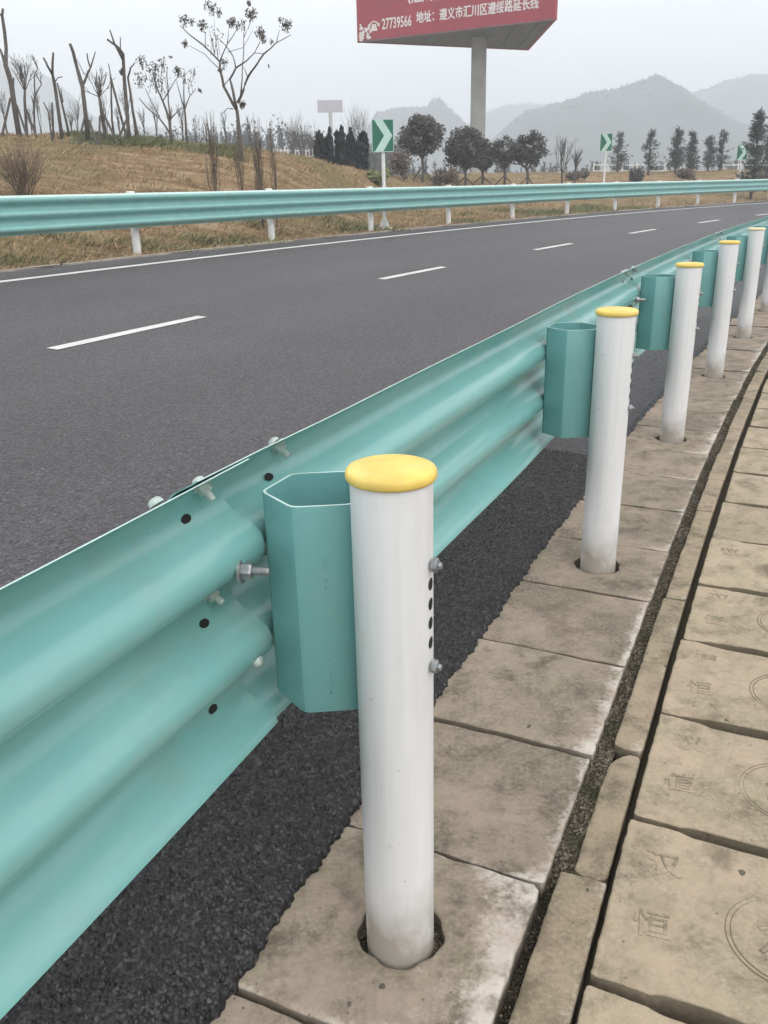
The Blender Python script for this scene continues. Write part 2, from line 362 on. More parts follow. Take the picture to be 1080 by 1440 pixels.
def mark(l, w, s0, s1, name='road_marking'):
    g = MB(); n = max(3, int((s1-s0)/0.4)); P = []
    for i in range(n+1):
        s = s0+(s1-s0)*i/n; lc = l(s) if callable(l) else l; j = rnd.uniform(-0.006, 0.006)
        P.append([rc(s, lc-w/2+j, zr(lc-w/2)+0.005), rc(s, lc+w/2+j, zr(lc+w/2)+0.005)])
    g.grid(P); return struct(g.build(name, M_LINE))
mark(9.03, 0.15, -30, 130)
mark(1.42, 0.15, 14, 130)
for i in range(-3, 18):
    s0 = 4.0+5.74*i; mark(lambda s: 5.12+max(0, s-18)*0.022, 0.13, s0, s0+1.95)

# coarse asphalt shoulder with a ragged edge over the slabs
def worley(u, v, cell, seed):
    r = np.random.RandomState(seed); n = 512; jx = r.rand(n, n); jy = r.rand(n, n); hh = r.rand(n, n)
    iu = np.floor(u/cell).astype(int); iv = np.floor(v/cell).astype(int); best = np.full(u.shape, 9.0); h = np.zeros(u.shape)
    for a in (-1, 0, 1):
        for b in (-1, 0, 1):
            cu = iu+a; cv = iv+b; x = (cu+jx[cu % n, cv % n])*cell-u; y = (cv+jy[cu % n, cv % n])*cell-v
            d = np.sqrt(x*x+y*y)/cell; m = d < best; best = np.where(m, d, best); h = np.where(m, hh[cu % n, cv % n], h)
    return best, h
def shoulder(s0, s1, ds, dl, l1, amp):
    s = np.linspace(s0, s1, int((s1-s0)/ds)+1); l = np.linspace(0.0, 1.0, int((l1-0.2)/dl)+1)
    S, T = np.meshgrid(s, l, indexing='ij')
    edge = 0.246+0.005*np.sin(S*3.1+1)+0.004*np.sin(S*19+2)+0.003*np.sin(S*47)+0.003*np.sin(S*113+.5)+0.0015*np.sin(S*271)
    if amp: edge = edge+0.003*(worley(S, S*0+0.3, 0.009, 5)[0]-0.5)
    L = edge+(l1-edge)*T
    d, h = worley(S+0.004*np.sin(L*90), L, 0.0105, 3); d2, h2 = worley(S, L, 0.0062, 9)
    Z = zr(L)+0.004+amp*(0.0075*(1-np.minimum(d*1.25, 1)**2)*(0.15+1.25*h)+0.0026*(1-np.minimum(d2, 1))*h2-0.004)
    fall = np.clip((L-edge)/0.016, 0, 1); Z = -0.004+(Z+0.004)*np.sqrt(fall)
    Hh = TH+K*S; Xx = CEN.x-np.cos(Hh)*(1/K+L); Yy = CEN.y+np.sin(Hh)*(1/K+L)
    n, m = S.shape; V = np.stack([Xx, Yy, Z], -1).reshape(-1, 3)
    I = (np.arange(n-1)[:, None]*m+np.arange(m-1)[None, :]).ravel()
    Fq = np.stack([I, I+m, I+m+1, I+1], 1)
    me = bpy.data.meshes.new('asphalt_shoulder'); me.from_pydata(V.tolist(), [], Fq.tolist()); me.update()
    return me
o1 = struct(link('asphalt_shoulder', shoulder(-0.75, 1.0, 0.0019, 0.0022, 0.72, 1.0), M_SHOULDER, smooth=True))
struct(link('asphalt_shoulder', shoulder(1.0, 3.4, 0.0034, 0.0036, 0.72, 1.0), M_SHOULDER, smooth=True))
struct(link('asphalt_shoulder', shoulder(3.4, 9.0, 0.012, 0.012, 0.72, 0.6), M_SHOULDER, smooth=True))
struct(link('asphalt_shoulder', shoulder(9.0, 80, 0.06, 0.06, 0.72, 0.0), M_SHOULDER, smooth=True))
struct(link('asphalt_shoulder', shoulder(-12, -0.75, 0.03, 0.03, 0.72, 0.0), M_SHOULDER, smooth=True))

# ------------------------------------------------------------------ pavement: slabs, kerb stones, cover slabs
def hval(i, k=0): return (math.sin(i*127.1+k*311.7)*43758.5453) % 1
def slab(parent, name, m, s0, s1, l0, l1, seed, res=0.016, hole=None, dz=0.0, tilt=(0, 0), rnd_c=0.02, thick=0.06, bot=None, top=None, effs=(1, 1), rough_e=0.004, rim_w=0.012, far=False, efw=0.045):
    """one slab in the road frame; s = along, l = across; bot/top(l): s-offsets of its two cross edges"""
    if far: res = 0.06
    sc, lc = (s0+s1)/2, (l0+l1)/2; rr = random.Random(seed)
    ph = [rr.uniform(0, 6.28) for _ in range(12)]
    def wob(x, k):
        c = sum(0.6*max(0, 1-abs(x-0.5*(0.1+0.8*((ph[(k+q) % 12]*3.7) % 1)))/(0.006+0.012*((ph[(k+q+1) % 12]*5.3) % 1)))*((ph[(k+q+2) % 12]*7.9) % 1) for q in range(4))*(1 if k in (0, 6) else -1)
        return rough_e*(0.30*math.sin(x*9+ph[k])+0.22*math.sin(x*61+ph[k+1])+0.22*math.sin(x*149+ph[k+2])+0.15*math.sin(x*311+ph[k])+1.6*c)
    def place(u, v):                       # u,v in 0..1 -> s,l with ragged edges
        lo = s0+(bot(l0+(l1-l0)*v) if bot else 0)+wob(v*(l1-l0), 0)*max(0, 1-u*4); hi = s1+(top(l0+(l1-l0)*v) if top else 0)+wob(v*(l1-l0), 3)*max(0, u*4-3)
        a = l0+wob(u*(s1-s0), 6)*max(0, 1-v*4); b = l1+wob(u*(s1-s0), 9)*max(0, v*4-3)
        s, l = lo+(hi-lo)*u, a+(b-a)*v
        # round the corners a little
        du, dv = min(u, 1-u)*(s1-s0), min(v, 1-v)*(l1-l0)
        if du < rnd_c and dv < rnd_c:
            q = rnd_c-math.hypot(rnd_c-du, rnd_c-dv)
            if q < 0:
                k = rnd_c/math.hypot(rnd_c-du, rnd_c-dv)
                nu, nv = rnd_c-(rnd_c-du)*k, rnd_c-(rnd_c-dv)*k
                s += (nu-du)*(1 if u < .5 else -1); l += (nv-dv)*(1 if v < .5 else -1); du, dv = nu, nv
        return s, l, du, dv
    V = []; Fc = []; eff = []; rim = []; tint = rr.random()
    def put(u, v, hd_=9.0, down=0.0):
        s, l, du, dv = place(u, v); d = min(du, dv, hd_)
        z = dz+tilt[0]*(s-sc)+tilt[1]*(l-lc)
        e = rim_w*(0.7+0.6*math.sin(s*37+ph[2])*math.sin(l*41+ph[5]))
        if d < e: z -= 0.55*(e-math.sqrt(max(0, e*e-(e-d)**2)))
        z += 0.0012*math.sin(s*13+ph[0])*math.sin(l*17+ph[1])-down
        V.append(rc(s, l, z))
        dr = v*(l1-l0); ds0 = u*(s1-s0); ds1 = (1-u)*(s1-s0)
        eff.append(effs[0]*math.exp(-dr/efw)+effs[1]*(0.75*math.exp(-ds0/0.03)+0.55*math.exp(-ds1/0.022))); rim.append(max(0, 1-d/0.010)*0.75)
    if hole is None:
        n = max(3, int((s1-s0)/res)); mm = max(3, int((l1-l0)/res))
        def sp_(k, N):                      # denser towards the edges
            x = k/N; return x-0.11*math.sin(2*math.pi*x)/1.0 if N > 6 else x
        for i in range(n+1):
            for j in range(mm+1): put(sp_(i, n), sp_(j, mm))
        for i in range(n):
            for j in range(mm): Fc.append((i*(mm+1)+j, (i+1)*(mm+1)+j, (i+1)*(mm+1)+j+1, i*(mm+1)+j+1))
        ring = [j for j in range(mm+1)]+[i*(mm+1)+mm for i in range(1, n+1)]+[n*(mm+1)+j for j in range(mm-1, -1, -1)]+[i*(mm+1) for i in range(n-1, 0, -1)]
        rings = [ring]
    else:
        hs, hl, hr = hole; N = 96 if not far else 40; Rn = 15 if not far else 4; A = [2*math.pi*k/N for k in range(N)]
        u0, v0 = (hs-s0)/(s1-s0), (hl-l0)/(l1-l0)
        for k in range(Rn+1):
            t = (k/Rn); t = t*t*(3-2*t)*0.5+t*0.5
            for a in A:
                du, dv = math.cos(a), math.sin(a)
                ext = min([((1-u0)/du if du > 0 else -u0/du) if abs(du) > 1e-6 else 9, ((1-v0)/dv if dv > 0 else -v0/dv) if abs(dv) > 1e-6 else 9])
                hrr = hr*(1+0.03*math.sin(a*5+ph[1])+0.02*math.sin(a*11+ph[4]))
                ub, vb = u0+hrr*du/(s1-s0), v0+hrr*dv/(l1-l0); ue, ve = u0+ext*du, v0+ext*dv
                put(ub+(ue-ub)*t, vb+(ve-vb)*t, hd_=max(0.0, t*0.16))
        for k in range(Rn):
            for j in range(N): Fc.append((k*N+j, (k+1)*N+j, (k+1)*N+(j+1) % N, k*N+(j+1) % N))
        rings = [[Rn*N+j for j in range(N)], [j for j in range(N)][::-1]]
    for ring in rings:
        b0 = len(V)
        for q in ring:
            p = V[q]; V.append(Vector((p.x, p.y, dz-thick))); eff.append(0); rim.append(1.0)
        for k in range(len(ring)):
            k2 = (k+1) % len(ring); Fc.append((ring[k], b0+k, b0+k2, ring[k2]))
    me = bpy.data.meshes.new(name); me.from_pydata([tuple(p) for p in V], [], Fc); me.update()
    return link(name, me, m, parent, smooth=50, attrs=dict(eff=eff, rim=rim, tint=[tint]*len(V)))

POST_S = [2.0*i for i in range(-2, 21)]
pave = struct(bpy.data.objects.new('pavement', None)); COL.objects.link(pave)
jit0 = 0.0085
for i in range(-3, 72):
    s0 = -0.2425+0.5*i+0.004; s1 = s0+0.5-0.012; far = i > 14; hole = None
    ps = 2.0*round((s0+0.25)/2.0)
    if abs(ps-(s0+0.25)) < 0.05: hole = (ps+0.012, 0.004, 0.090)
    sd_ = 100+i
    slab(pave, 'paving_slab', M_SLAB, s0, s1, -0.236-0.012*hval(i), 0.29, sd_, 0.02, hole, dz=(hval(i, 1)-0.5)*0.010, tilt=((hval(i, 2)-0.5)*0.014, (hval(i, 3)-0.5)*0.010), rnd_c=0.006+0.022*hval(i, 4)**2, far=far,
         effs=(0.6+0.6*hval(i, 5) if i else 0.95, 0.2+0.7*hval(i, 6)), efw=(0.15 if i == 0 else 0.03+0.05*hval(i, 17)), rough_e=0.0028, rim_w=0.007)
kerb = struct(bpy.data.objects.new('kerb', None)); COL.objects.link(kerb)
kj = -0.178
for i in range(-2, 40):
    s0 = kj+0.5*i; far = i > 14
    top = (lambda l: -0.045*max(0, (l+0.33)/0.03)) if i == 1 else None
    bot = (lambda l: 0.03+0.035*abs(l+0.325)/0.03) if i == 2-1 and False else None
    slab(kerb, 'kerb_stone', M_KERB, s0+0.004, s0+0.496, -0.369+0.004*hval(i, 8), (-0.262 if i < 1 else -0.284)-0.008*hval(i, 7), 300+i, 0.01, None, dz=-0.004+(hval(i, 1)-0.5)*0.012, tilt=((hval(i, 2)-0.5)*0.02, (hval(i, 3)-0.5)*0.08),
         rnd_c=(0.024 if i in (1, 2) else 0.005+0.012*hval(i, 9)), far=far, effs=(0.25+0.5*hval(i, 5), 0.2+0.5*hval(i, 6)), rough_e=0.0013, rim_w=0.008, top=top)
# soil packed in the groove, in the post holes and under the slabs
g = MB(); P = []
for i in range(700):
    s = -1.5+i*0.03; row = []
    lvl = -0.017 if s > 0.36 else -0.017-0.04*min(1, (0.36-s)*8)
    for j in range(6):
        l = -0.225-0.07*j/5; row.append(rc(s, l, lvl+0.005*math.sin(s*31+j)+0.004*math.sin(s*83+2*j)-0.006*math.sin(math.pi*j/5)))
    P.append(row)
g.grid(P); struct(g.build('soil', M_SOIL, smooth=True))
g = MB()
for s in POST_S[1:9]:
    g.lathe([(0.064, -0.028), (0.08, -0.03), (0.1, -0.03)], 24, rc(s+0.012, 0.004, 0))
struct(g.build('soil', M_SOIL))

# right-hand cover slabs with cast characters
cover = struct(bpy.data.objects.new('drain_cover', None)); COL.objects.link(cover)
def text_mesh(body, size, extrude=0.0, bevel=0.0, outline=False, res=3, offset=0.0):
    c = bpy.data.curves.new('lettering', 'FONT'); c.body = body; c.size = size; c.extrude = extrude; c.bevel_depth = bevel; c.resolution_u = res
    c.align_x = 'CENTER'; c.align_y = 'CENTER'; c.offset = offset
    if outline: c.fill_mode = 'NONE'
    o = bpy.data.objects.new('lettering', c); COL.objects.link(o)
    me = bpy.data.meshes.new_from_object(o.evaluated_get(bpy.context.evaluated_depsgraph_get()))
    bpy.data.objects.remove(o); bpy.data.curves.remove(c); return me
def lay_text(me, parent, name, m, s, l, z, ang=0.0):
    # lie flat on a slab: text up = +s direction turned by ang
    up = tdir(s)*math.cos(ang)+ndir(s)*math.sin(ang); rt = up.cross(Vector((0, 0, 1)))
    o = link(name, me, m, parent); p = rc(s, l, z)
    o.matrix_local = Matrix(((rt.x, up.x, 0, p.x), (rt.y, up.y, 0, p.y), (0, 0, 1, p.z), (0, 0, 0, 1)))
    return o
cj = [-0.96, -0.45, 0.052, 0.552, 1.035, 1.512, 1.975, 2.487, 2.985, 3.48, 3.98]+[4.48+0.5*i for i in range(50)]
glyphs = {2: ('汉', '恒'), 3: ('议', '值'), 4: ('遵', '恒'), 5: ('汉', '值'), 6: ('议', '恒')}
tm = {}
for i in range(len(cj)-1):
    def gap(k):
        closed = k in (4, 5, 8)
        def f(l):
            a = 0.0035 if (closed and l > -0.47) else 0.010
            t = min(1, max(0, (-0.50-l)/0.02)); w = a+(0.019-a)*t
            if closed and -0.52 < l <= -0.44: w = max(w, 0.0035+0.010*min(1, (-0.44-l)/0.06))
            return w+0.004*max(0, -l-0.5)
        return f
    ga, gb = gap(i), gap(i+1)
    dzz = 0.005+(hval(i, 31)-0.5)*0.010
    o = slab(cover, 'cover_slab', M_COVER, cj[i], cj[i+1], -1.15, -0.3715-0.012*hval(i, 33)-0.003*min(i, 8), 500+i, 0.014 if i < 8 else 0.06, None, dz=dzz, tilt=((hval(i, 2)-0.5)*0.010, 0.0), rnd_c=0.012, thick=0.065,
             bot=lambda l: ga(l), top=lambda l: -gb(l), far=i > 9, rough_e=0.0024, rim_w=0.006)
    if i in glyphs:
        up_, lo_ = glyphs[i]
        for ch, ds in ((up_, 0.36), (lo_, 0.175)):
            if ch not in tm:
                tm[ch] = (text_mesh(ch, 0.078, 0.0012, 0.0006), text_mesh(ch, 0.078, 0.0, 0.0007, True))
            s = cj[i]+ds; zt = dzz+0.0006
            lay_text(tm[ch][0].copy(), o, 'cast_character', M_COVER, s, -0.478, zt-0.0008, 0.12)
            lay_text(tm[ch][1].copy(), o, 'cast_outline', M_GROOVE, s, -0.478, zt, 0.12)
    if 2 <= i <= 6:
        g = MB(); c = rc(cj[i]+0.245, -0.735, dzz+0.0004)
        for rad in (0.118, 0.108):
            g.tube([c+Vector((rad*math.cos(a), rad*math.sin(a), 0)) for a in [2*math.pi*k/64 for k in range(65)]], 0.0009, 5, False)
        g.build('cast_ring', M_GROOVE, o)
        if '仪' not in tm: tm['仪'] = text_mesh('众', 0.12, 0.0, 0.0008, True)
        lay_text(tm['仪'].copy(), o, 'cast_outline', M_GROOVE, cj[i]+0.245, -0.735, dzz+0.0006, 0.1)

gr = random.Random(21); g = MB()
def pebble(p, r):
    V = [p+Vector((gr.uniform(.6, 1)*r*a, gr.uniform(.6, 1)*r*b, gr.uniform(.5, .9)*r*c)) for a, b, c in ((1, 0, 0), (-1, 0, 0), (0, 1, 0), (0, -1, 0), (0, 0, 1), (0, 0, -1))]
    g.add(V, [(0, 2, 4), (2, 1, 4), (1, 3, 4), (3, 0, 4), (2, 0, 5), (1, 2, 5), (3, 1, 5), (0, 3, 5)])
for _ in range(2600): pebble(rc(gr.uniform(-.4, 9), gr.uniform(-.285, -.238), -.014+gr.uniform(-.004, .004)), gr.uniform(.0012, .0042))
for _ in range(260):
    s_ = gr.uniform(-.4, 8); pebble(rc(s_, 0.25-abs(gr.gauss(0, .035)), 0.003), gr.uniform(.0012, .004))
for _ in range(60): pebble(rc(gr.uniform(-.4, 6), gr.uniform(-.22, .2), 0.002), gr.uniform(.001, .0032))
for ps in (0, 2, 4, 6):
    for _ in range(70):
        a = gr.uniform(0, 6.28); pebble(rc(ps+.012+.082*math.cos(a), .082*math.sin(a), -.024), gr.uniform(.0015, .006))
struct(g.build('gravel', M_SOIL), 'stuff')
# ------------------------------------------------------------------ guardrails
ZC, PITCHW = 0.753, 0.20
def beam_d(z):
    c = math.cos(2*math.pi*(z-ZC)/PITCHW); return 0.0425+0.0425*math.tanh(1.25*c)/math.tanh(1.25)
def beam_panel(parent, s0, s1, lv, side, zoff, m, ds=0.12, nz=56, push=0.0, name='beam_panel', wav=1.0, seed=0, lips=0):
    """lv: lateral of the valley plane; side +1: crests towards +l (near rail), -1: crests towards -l (far rail)"""
    g = MB(); th = 0.004; n = max(2, int((s1-s0)/ds)); zs = [ZC-0.29+0.555*j/nz for j in range(nz+1)]; P = []
    for i in range(n+1):
        s = s0+(s1-s0)*i/n
        endk = min(s-s0, s1-s)
        w = wav*(0.004*math.sin(s*1.9+seed)+0.002*math.sin(s*4.7+seed*2)); row = []
        for sg in (0, 1):
            for z in (zs if sg == 0 else zs[::-1]):
                lip = max(0, abs(z-ZC)-0.22)/0.067
                d = beam_d(z)+w*lip+push-(th if sg == 0 else 0)*1.0
                row.append(rc(s, lv+side*d, z+zoff+wav*0.0015*math.sin(s*2.3+seed)*lip))
        row.append(row[0]); P.append(row)
    g.grid(P); k0 = 0; m_ = len(P[0])
    for base in (0, n*m_):
        for j in range(nz): 
            a, b, c, d = base+j, base+j+1, base+2*nz+1-j-1, base+2*nz+1-j
            g.f.append((a, b, c, d) if base else (d, c, b, a))
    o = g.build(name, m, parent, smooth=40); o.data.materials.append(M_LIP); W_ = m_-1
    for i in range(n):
        for q in range(-lips, lips+1): o.data.polygons[i*W_+nz+q].material_index = 1  # top edge and flange strips coloured pale for the sky's sheen
    return o
def hex_bolt(parent, name, p, d, r, h, m, washer=True, shank=0.0):
    d = Vector(d).normalized(); a = d.cross(Vector((0.2, 0.1, 1))).normalized(); b = d.cross(a); g = MB(); p = Vector(p)
    if washer: g.lathe([(0, -0.001), (r*1.45, -0.001), (r*1.45, 0.004), (0, 0.004)], 18, p, a, b, d)
    g.lathe([(0, 0.004), (r, 0.004), (r, h*0.85), (r*0.86, h), (0, h)], 6, p, a, b, d)
    if shank: g.lathe([(0, h), (r*0.5, h), (r*0.5, h+shank), (r*0.42, h+shank+0.003), (0, h+shank+0.003)], 12, p, a, b, d)
    return g.build(name, m, parent)
def dome_bolt(parent, p, d, m, r=0.017):
    d = Vector(d).normalized(); a = d.cross(Vector((0.2, 0.1, 1))).normalized(); b = d.cross(a); g = MB()
    g.lathe([(r, 0), (r, 0.003), (r*0.85, 0.008), (r*0.5, 0.0115), (0, 0.0125)], 20, p, a, b, d); return g.build('splice_bolt', m, parent, smooth=True)

HP = 1.024
near = empty('guardrail', (0, 0, 0), 'teal corrugated guardrail seen from behind, running close beside the concrete slabs', 'guardrail')
LV = 0.265
panels = []
for j, s in enumerate(range(-4, 37, 4)):
    panels.append(beam_panel(near, s-0.14, s+4.0, LV, 1, 0.0, M_BEAM, 0.1, 64 if j < 3 else 32, 0.0 if True else 0, seed=j*1.7) if True else None)
    # each panel's start lies on the road side of the end before it
for j, p in enumerate(panels):
    me = p.data; s0 = -4+4*j-0.14
    for v in me.vertices:
        s_, l_ = inv_rc(v.co.x, v.co.y)
        k = max(0, 1-max(0, (s_-s0-0.20))/0.25)
        if k > 0:
            q = rc(float(s_), float(l_)+(0.020-0.014*min(1, max(0, (abs(v.co.z-ZC)-0.19)/0.07)))*k, v.co.z); v.co = q
post_mesh = None
def make_post(s, first):
    p = bpy.data.objects.new('post', None); COL.objects.link(p); p.parent = near; p.location = rc(s, 0, 0)
    rz = math.atan2(ndir(s).y, ndir(s).x); p.rotation_euler = (0, 0, rz)       # local +x to the road
    g = MB(); g.lathe([(0.0665, -0.05), (0.07, -0.05)]+[(0.07, z) for z in np.linspace(0, HP, 9)]+[(0.066, HP), (0.066, HP-0.05)], 48)
    g.build('post_tube', M_WHITE, p, smooth=40)
    return p
def dull(m, c, sc, p0, p1, a):               # grime over an existing plain material
    n, l = m.node_tree.nodes, m.node_tree.links; b = n['Principled BSDF']; src = b.inputs['Base Color'].links[0].from_socket
    g2 = n.new('ShaderNodeNewGeometry').outputs['Position']
    l.new(mix(n, l, ramp(n, l, noise(n, l, g2, sc, 7, 0.7), [(p0, (0,)*3), (p1, (a,)*3)]), src, c), b.inputs['Base Color'])
dull(M_YELLOW, (0.42, 0.33, 0.14), 22, 0.52, 0.74, 0.3); dull(M_YELLOW, (0.85, 0.74, 0.42), 9, 0.50, 0.64, 0.18)
def cap_mb():
    g = MB(); g.lathe([(0.0715, HP-0.009), (0.0745, HP-0.0085), (0.0768, HP-0.005), (0.0772, HP+0.001), (0.0762, HP+0.006), (0.0735, HP+0.0095), (0.069, HP+0.0115), (0.058, HP+0.0128), (0.03, HP+0.0135), (0.0, HP+0.0138)], 48); return g
BS = 0.058                                     # the spacer block sits a little past its post
hexo = [(-0.055, 0.262), (0.055, 0.262), (0.108, 0.168), (0.055, 0.074), (-0.055, 0.074), (-0.108, 0.168)]
def block_mb(z0=0.54, z1=0.957, th=0.0045):
    g = MB(); out = [Vector((BS+a, b, 0)) for a, b in hexo]; c = Vector((BS, 0.168, 0)); pts = []
    for i, p in enumerate(out):                # small rounded folds
        q0, q1 = out[i-1], out[(i+1) % 6]
        for t in (0.012, ): pts += [p+(q0-p).normalized()*t, p+((q0-p).normalized()+(q1-p).normalized())*t*0.30, p+(q1-p).normalized()*t]
    inn = [p+(c-p).normalized()*th*1.15 for p in pts]; n = len(pts)
    rows = []
    for zz, pp in ((z0, inn), (z0, pts), (z0+0.002, [p+(p-c).normalized()*0.0006 for p in pts]), (z1-0.002, [p+(p-c).normalized()*0.0006 for p in pts]), (z1, pts), (z1, inn), (z0, inn)):
        r = [Vector((q.y, -q.x, zz)) for q in pp]; rows.append(r+[r[0]])
    # local frame: +x to the road, +s is -y
    g.grid(rows); return g
first_cap = cap_mb()
for i, s in enumerate(POST_S):
    if i == 0: continue
    p = make_post(s, i == 1)
    cm = M_CREAM if s in (8.0, 12.0, 18.0) else M_YELLOW
    cap_mb().build('post_cap', cm, p, smooth=60)
    if s <= 12:
        for z in (0.869, 0.671): hex_bolt(p, 'bolt', (-0.0695, 0.0, z), (-1, 0, 0), 0.0125, 0.014, M_STEEL, False, 0.004)
        for z in (0.832, 0.794, 0.757, 0.718):
            g = MB()
            g.add([(-math.sqrt(0.0706**2-(0.0095*math.sin(a))**2)*1.0, 0.0095*math.sin(a), z+0.0115*math.cos(a)) for a in [2*math.pi*k/20 for k in range(20)]], [tuple(range(20))])
            g.build('bolt_hole', M_DARK, p)
    b = bpy.data.objects.new('spacer_block', None); COL.objects.link(b); b.parent = near; b.location = p.location; b.rotation_euler = p.rotation_euler
    if i == 1:
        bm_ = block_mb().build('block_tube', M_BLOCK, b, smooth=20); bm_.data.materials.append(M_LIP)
        for q in range(4*18, 5*18): bm_.data.polygons[q].material_index = 1  # pale top rim, its edge highlight put into the colour
    else: x = bm_.copy(); COL.objects.link(x); x.parent = b
    if s <= 4:                                # spilled weld beads on the block's face
        A = Vector((0.168, -(BS-0.108), 0)); B = Vector((0.074, -(BS-0.055), 0)); nn = Vector((-(B-A).y, (B-A).x, 0)).normalized()
        if nn.y < 0: nn = -nn
        for z0, z1 in ((0.80, 0.86), (0.58, 0.66)):
            g = MB(); rr = random.Random(int(s)+int(z0*100)); q = A+(B-A)*0.5; w_ = (B-A).normalized()
            zz = [z0+(z1-z0)*k/14 for k in range(15)]
            g.tube([q+w_*rr.uniform(-.002, .002)+nn*0.0002+Vector((0, 0, z)) for z in zz], [rr.choice([0.0004, 0.0016, 0.0022]) for z in zz], 7)
            g.build('weld_spatter', M_BLOCK, b, smooth=True)
    # splice and hanger bolts
    pan = panels[min(len(panels)-1, int((s+4.01)//4))]
    if s <= 12:
        def back(sv_, z, dd=0.0): return rc(sv_, LV+beam_d(z)-0.004+(0.0185 if 0 < sv_-s < 0.1 else 0.008 if sv_ > s else 0), z)
        if abs(s % 4) < 0.01:
            for (ds, z, kind) in ((-0.075, 0.985, 'n'), (0.20, 0.98, 'n'), (-0.20, 0.99, 'x'), (-0.115, 0.935, 'h'), (0.16, 0.925, 'h'), (-0.105, 0.725, 'h'), (-0.10, 0.535, 'h'), (-0.075, 0.832, 'b'), (-0.075, 0.775, 'n'), (-0.05, 0.632, 'p'), (0.14, 0.775, 'n'), (0.16, 0.56, 'n')):
                p0 = back(s+ds, z); e = 0.004
                n2 = Vector((ndir(s+ds).x, ndir(s+ds).y, 0)); dz_ = (beam_d(z+e)-beam_d(z-e))/(2*e)
                nb = (-n2+Vector((0, 0, dz_))).normalized()     # outward on the back side
                if kind == 'n':
                    hex_bolt(pan, 'splice_bolt', p0, nb, 0.0135, 0.016, M_PALEBOLT, True, 0.014)
                    dome_bolt(pan, p0-nb*(0.0045 if ds < 0 else 0.006), -nb, M_PALEBOLT, 0.0135)
                elif kind == 'x': dome_bolt(pan, p0-nb*0.0045, -nb, M_PALEBOLT, 0.0135)
                elif kind == 'b': hex_bolt(pan, 'hanger_bolt', p0, (-n2+tdir(s)*0.3).normalized(), 0.0165, 0.022, M_STEEL, True, 0.028)
                elif kind == 'p': dome_bolt(pan, p0, nb, M_PALEBOLT, 0.012)
                else:
                    t = tdir(s+ds); v = nb.cross(t); g = MB()
                    g.add([p0+nb*0.0012+t*0.0135*math.cos(a)+v*0.0085*math.sin(a) for a in [2*math.pi*k/20 for k in range(20)]], [tuple(range(20))])
                    g.build('bolt_slot', M_DARK, pan)

farr = empty('guardrail', rc(10, 10.3, ZV), 'teal corrugated guardrail facing the road on its far side, below the grassy bank', 'guardrail')
farr.location = (0, 0, 0)
FS = [10.13-3.53*3+3.53*i for i in range(28)]; FL = 10.27
for i in range(0, len(FS)-1):
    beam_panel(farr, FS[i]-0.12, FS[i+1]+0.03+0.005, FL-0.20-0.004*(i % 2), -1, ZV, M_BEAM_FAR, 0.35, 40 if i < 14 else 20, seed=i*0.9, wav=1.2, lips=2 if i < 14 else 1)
fb = None
for i, s in enumerate(FS):
    p = bpy.data.objects.new('post', None); COL.objects.link(p); p.parent = farr; p.location = rc(s, FL, ZV)
    rz = math.atan2(-ndir(s).y, -ndir(s).x); p.rotation_euler = (0, 0, rz)
    if fb is None:
        g = MB(); g.lathe([(0.07, -0.1), (0.07, HP), (0.0, HP)], 24); fb = g.build('post_tube', M_WHITE2, p, smooth=40)
        g = MB(); g.lathe([(0.075, HP-0.02), (0.077, HP+.005), (0.07, HP+0.019), (0.05, HP+0.024), (0, HP+0.025)], 24); fc = g.build('post_cap', M_WHITE2, p, smooth=60)
        b = bpy.data.objects.new('spacer_block', None); g = MB()
        hx = [(0.074, -0.055), (0.074, 0.055), (0.135, 0.1), (0.196, 0.055), (0.196, -0.055), (0.135, -0.1)]
        g.prism([(x, y, 0.54) for x, y in hx], (0, 0, 0.417)); fk = g.build('spacer_block', M_BLOCK, farr); fk.matrix_local = p.matrix_basis
        bpy.data.objects.remove(b)
    else:
        x = fb.copy(); COL.objects.link(x); x.parent = p
        x = fc.copy(); COL.objects.link(x); x.parent = p
        x = fk.copy(); COL.objects.link(x); x.parent = farr; x.matrix_local = p.matrix_basis

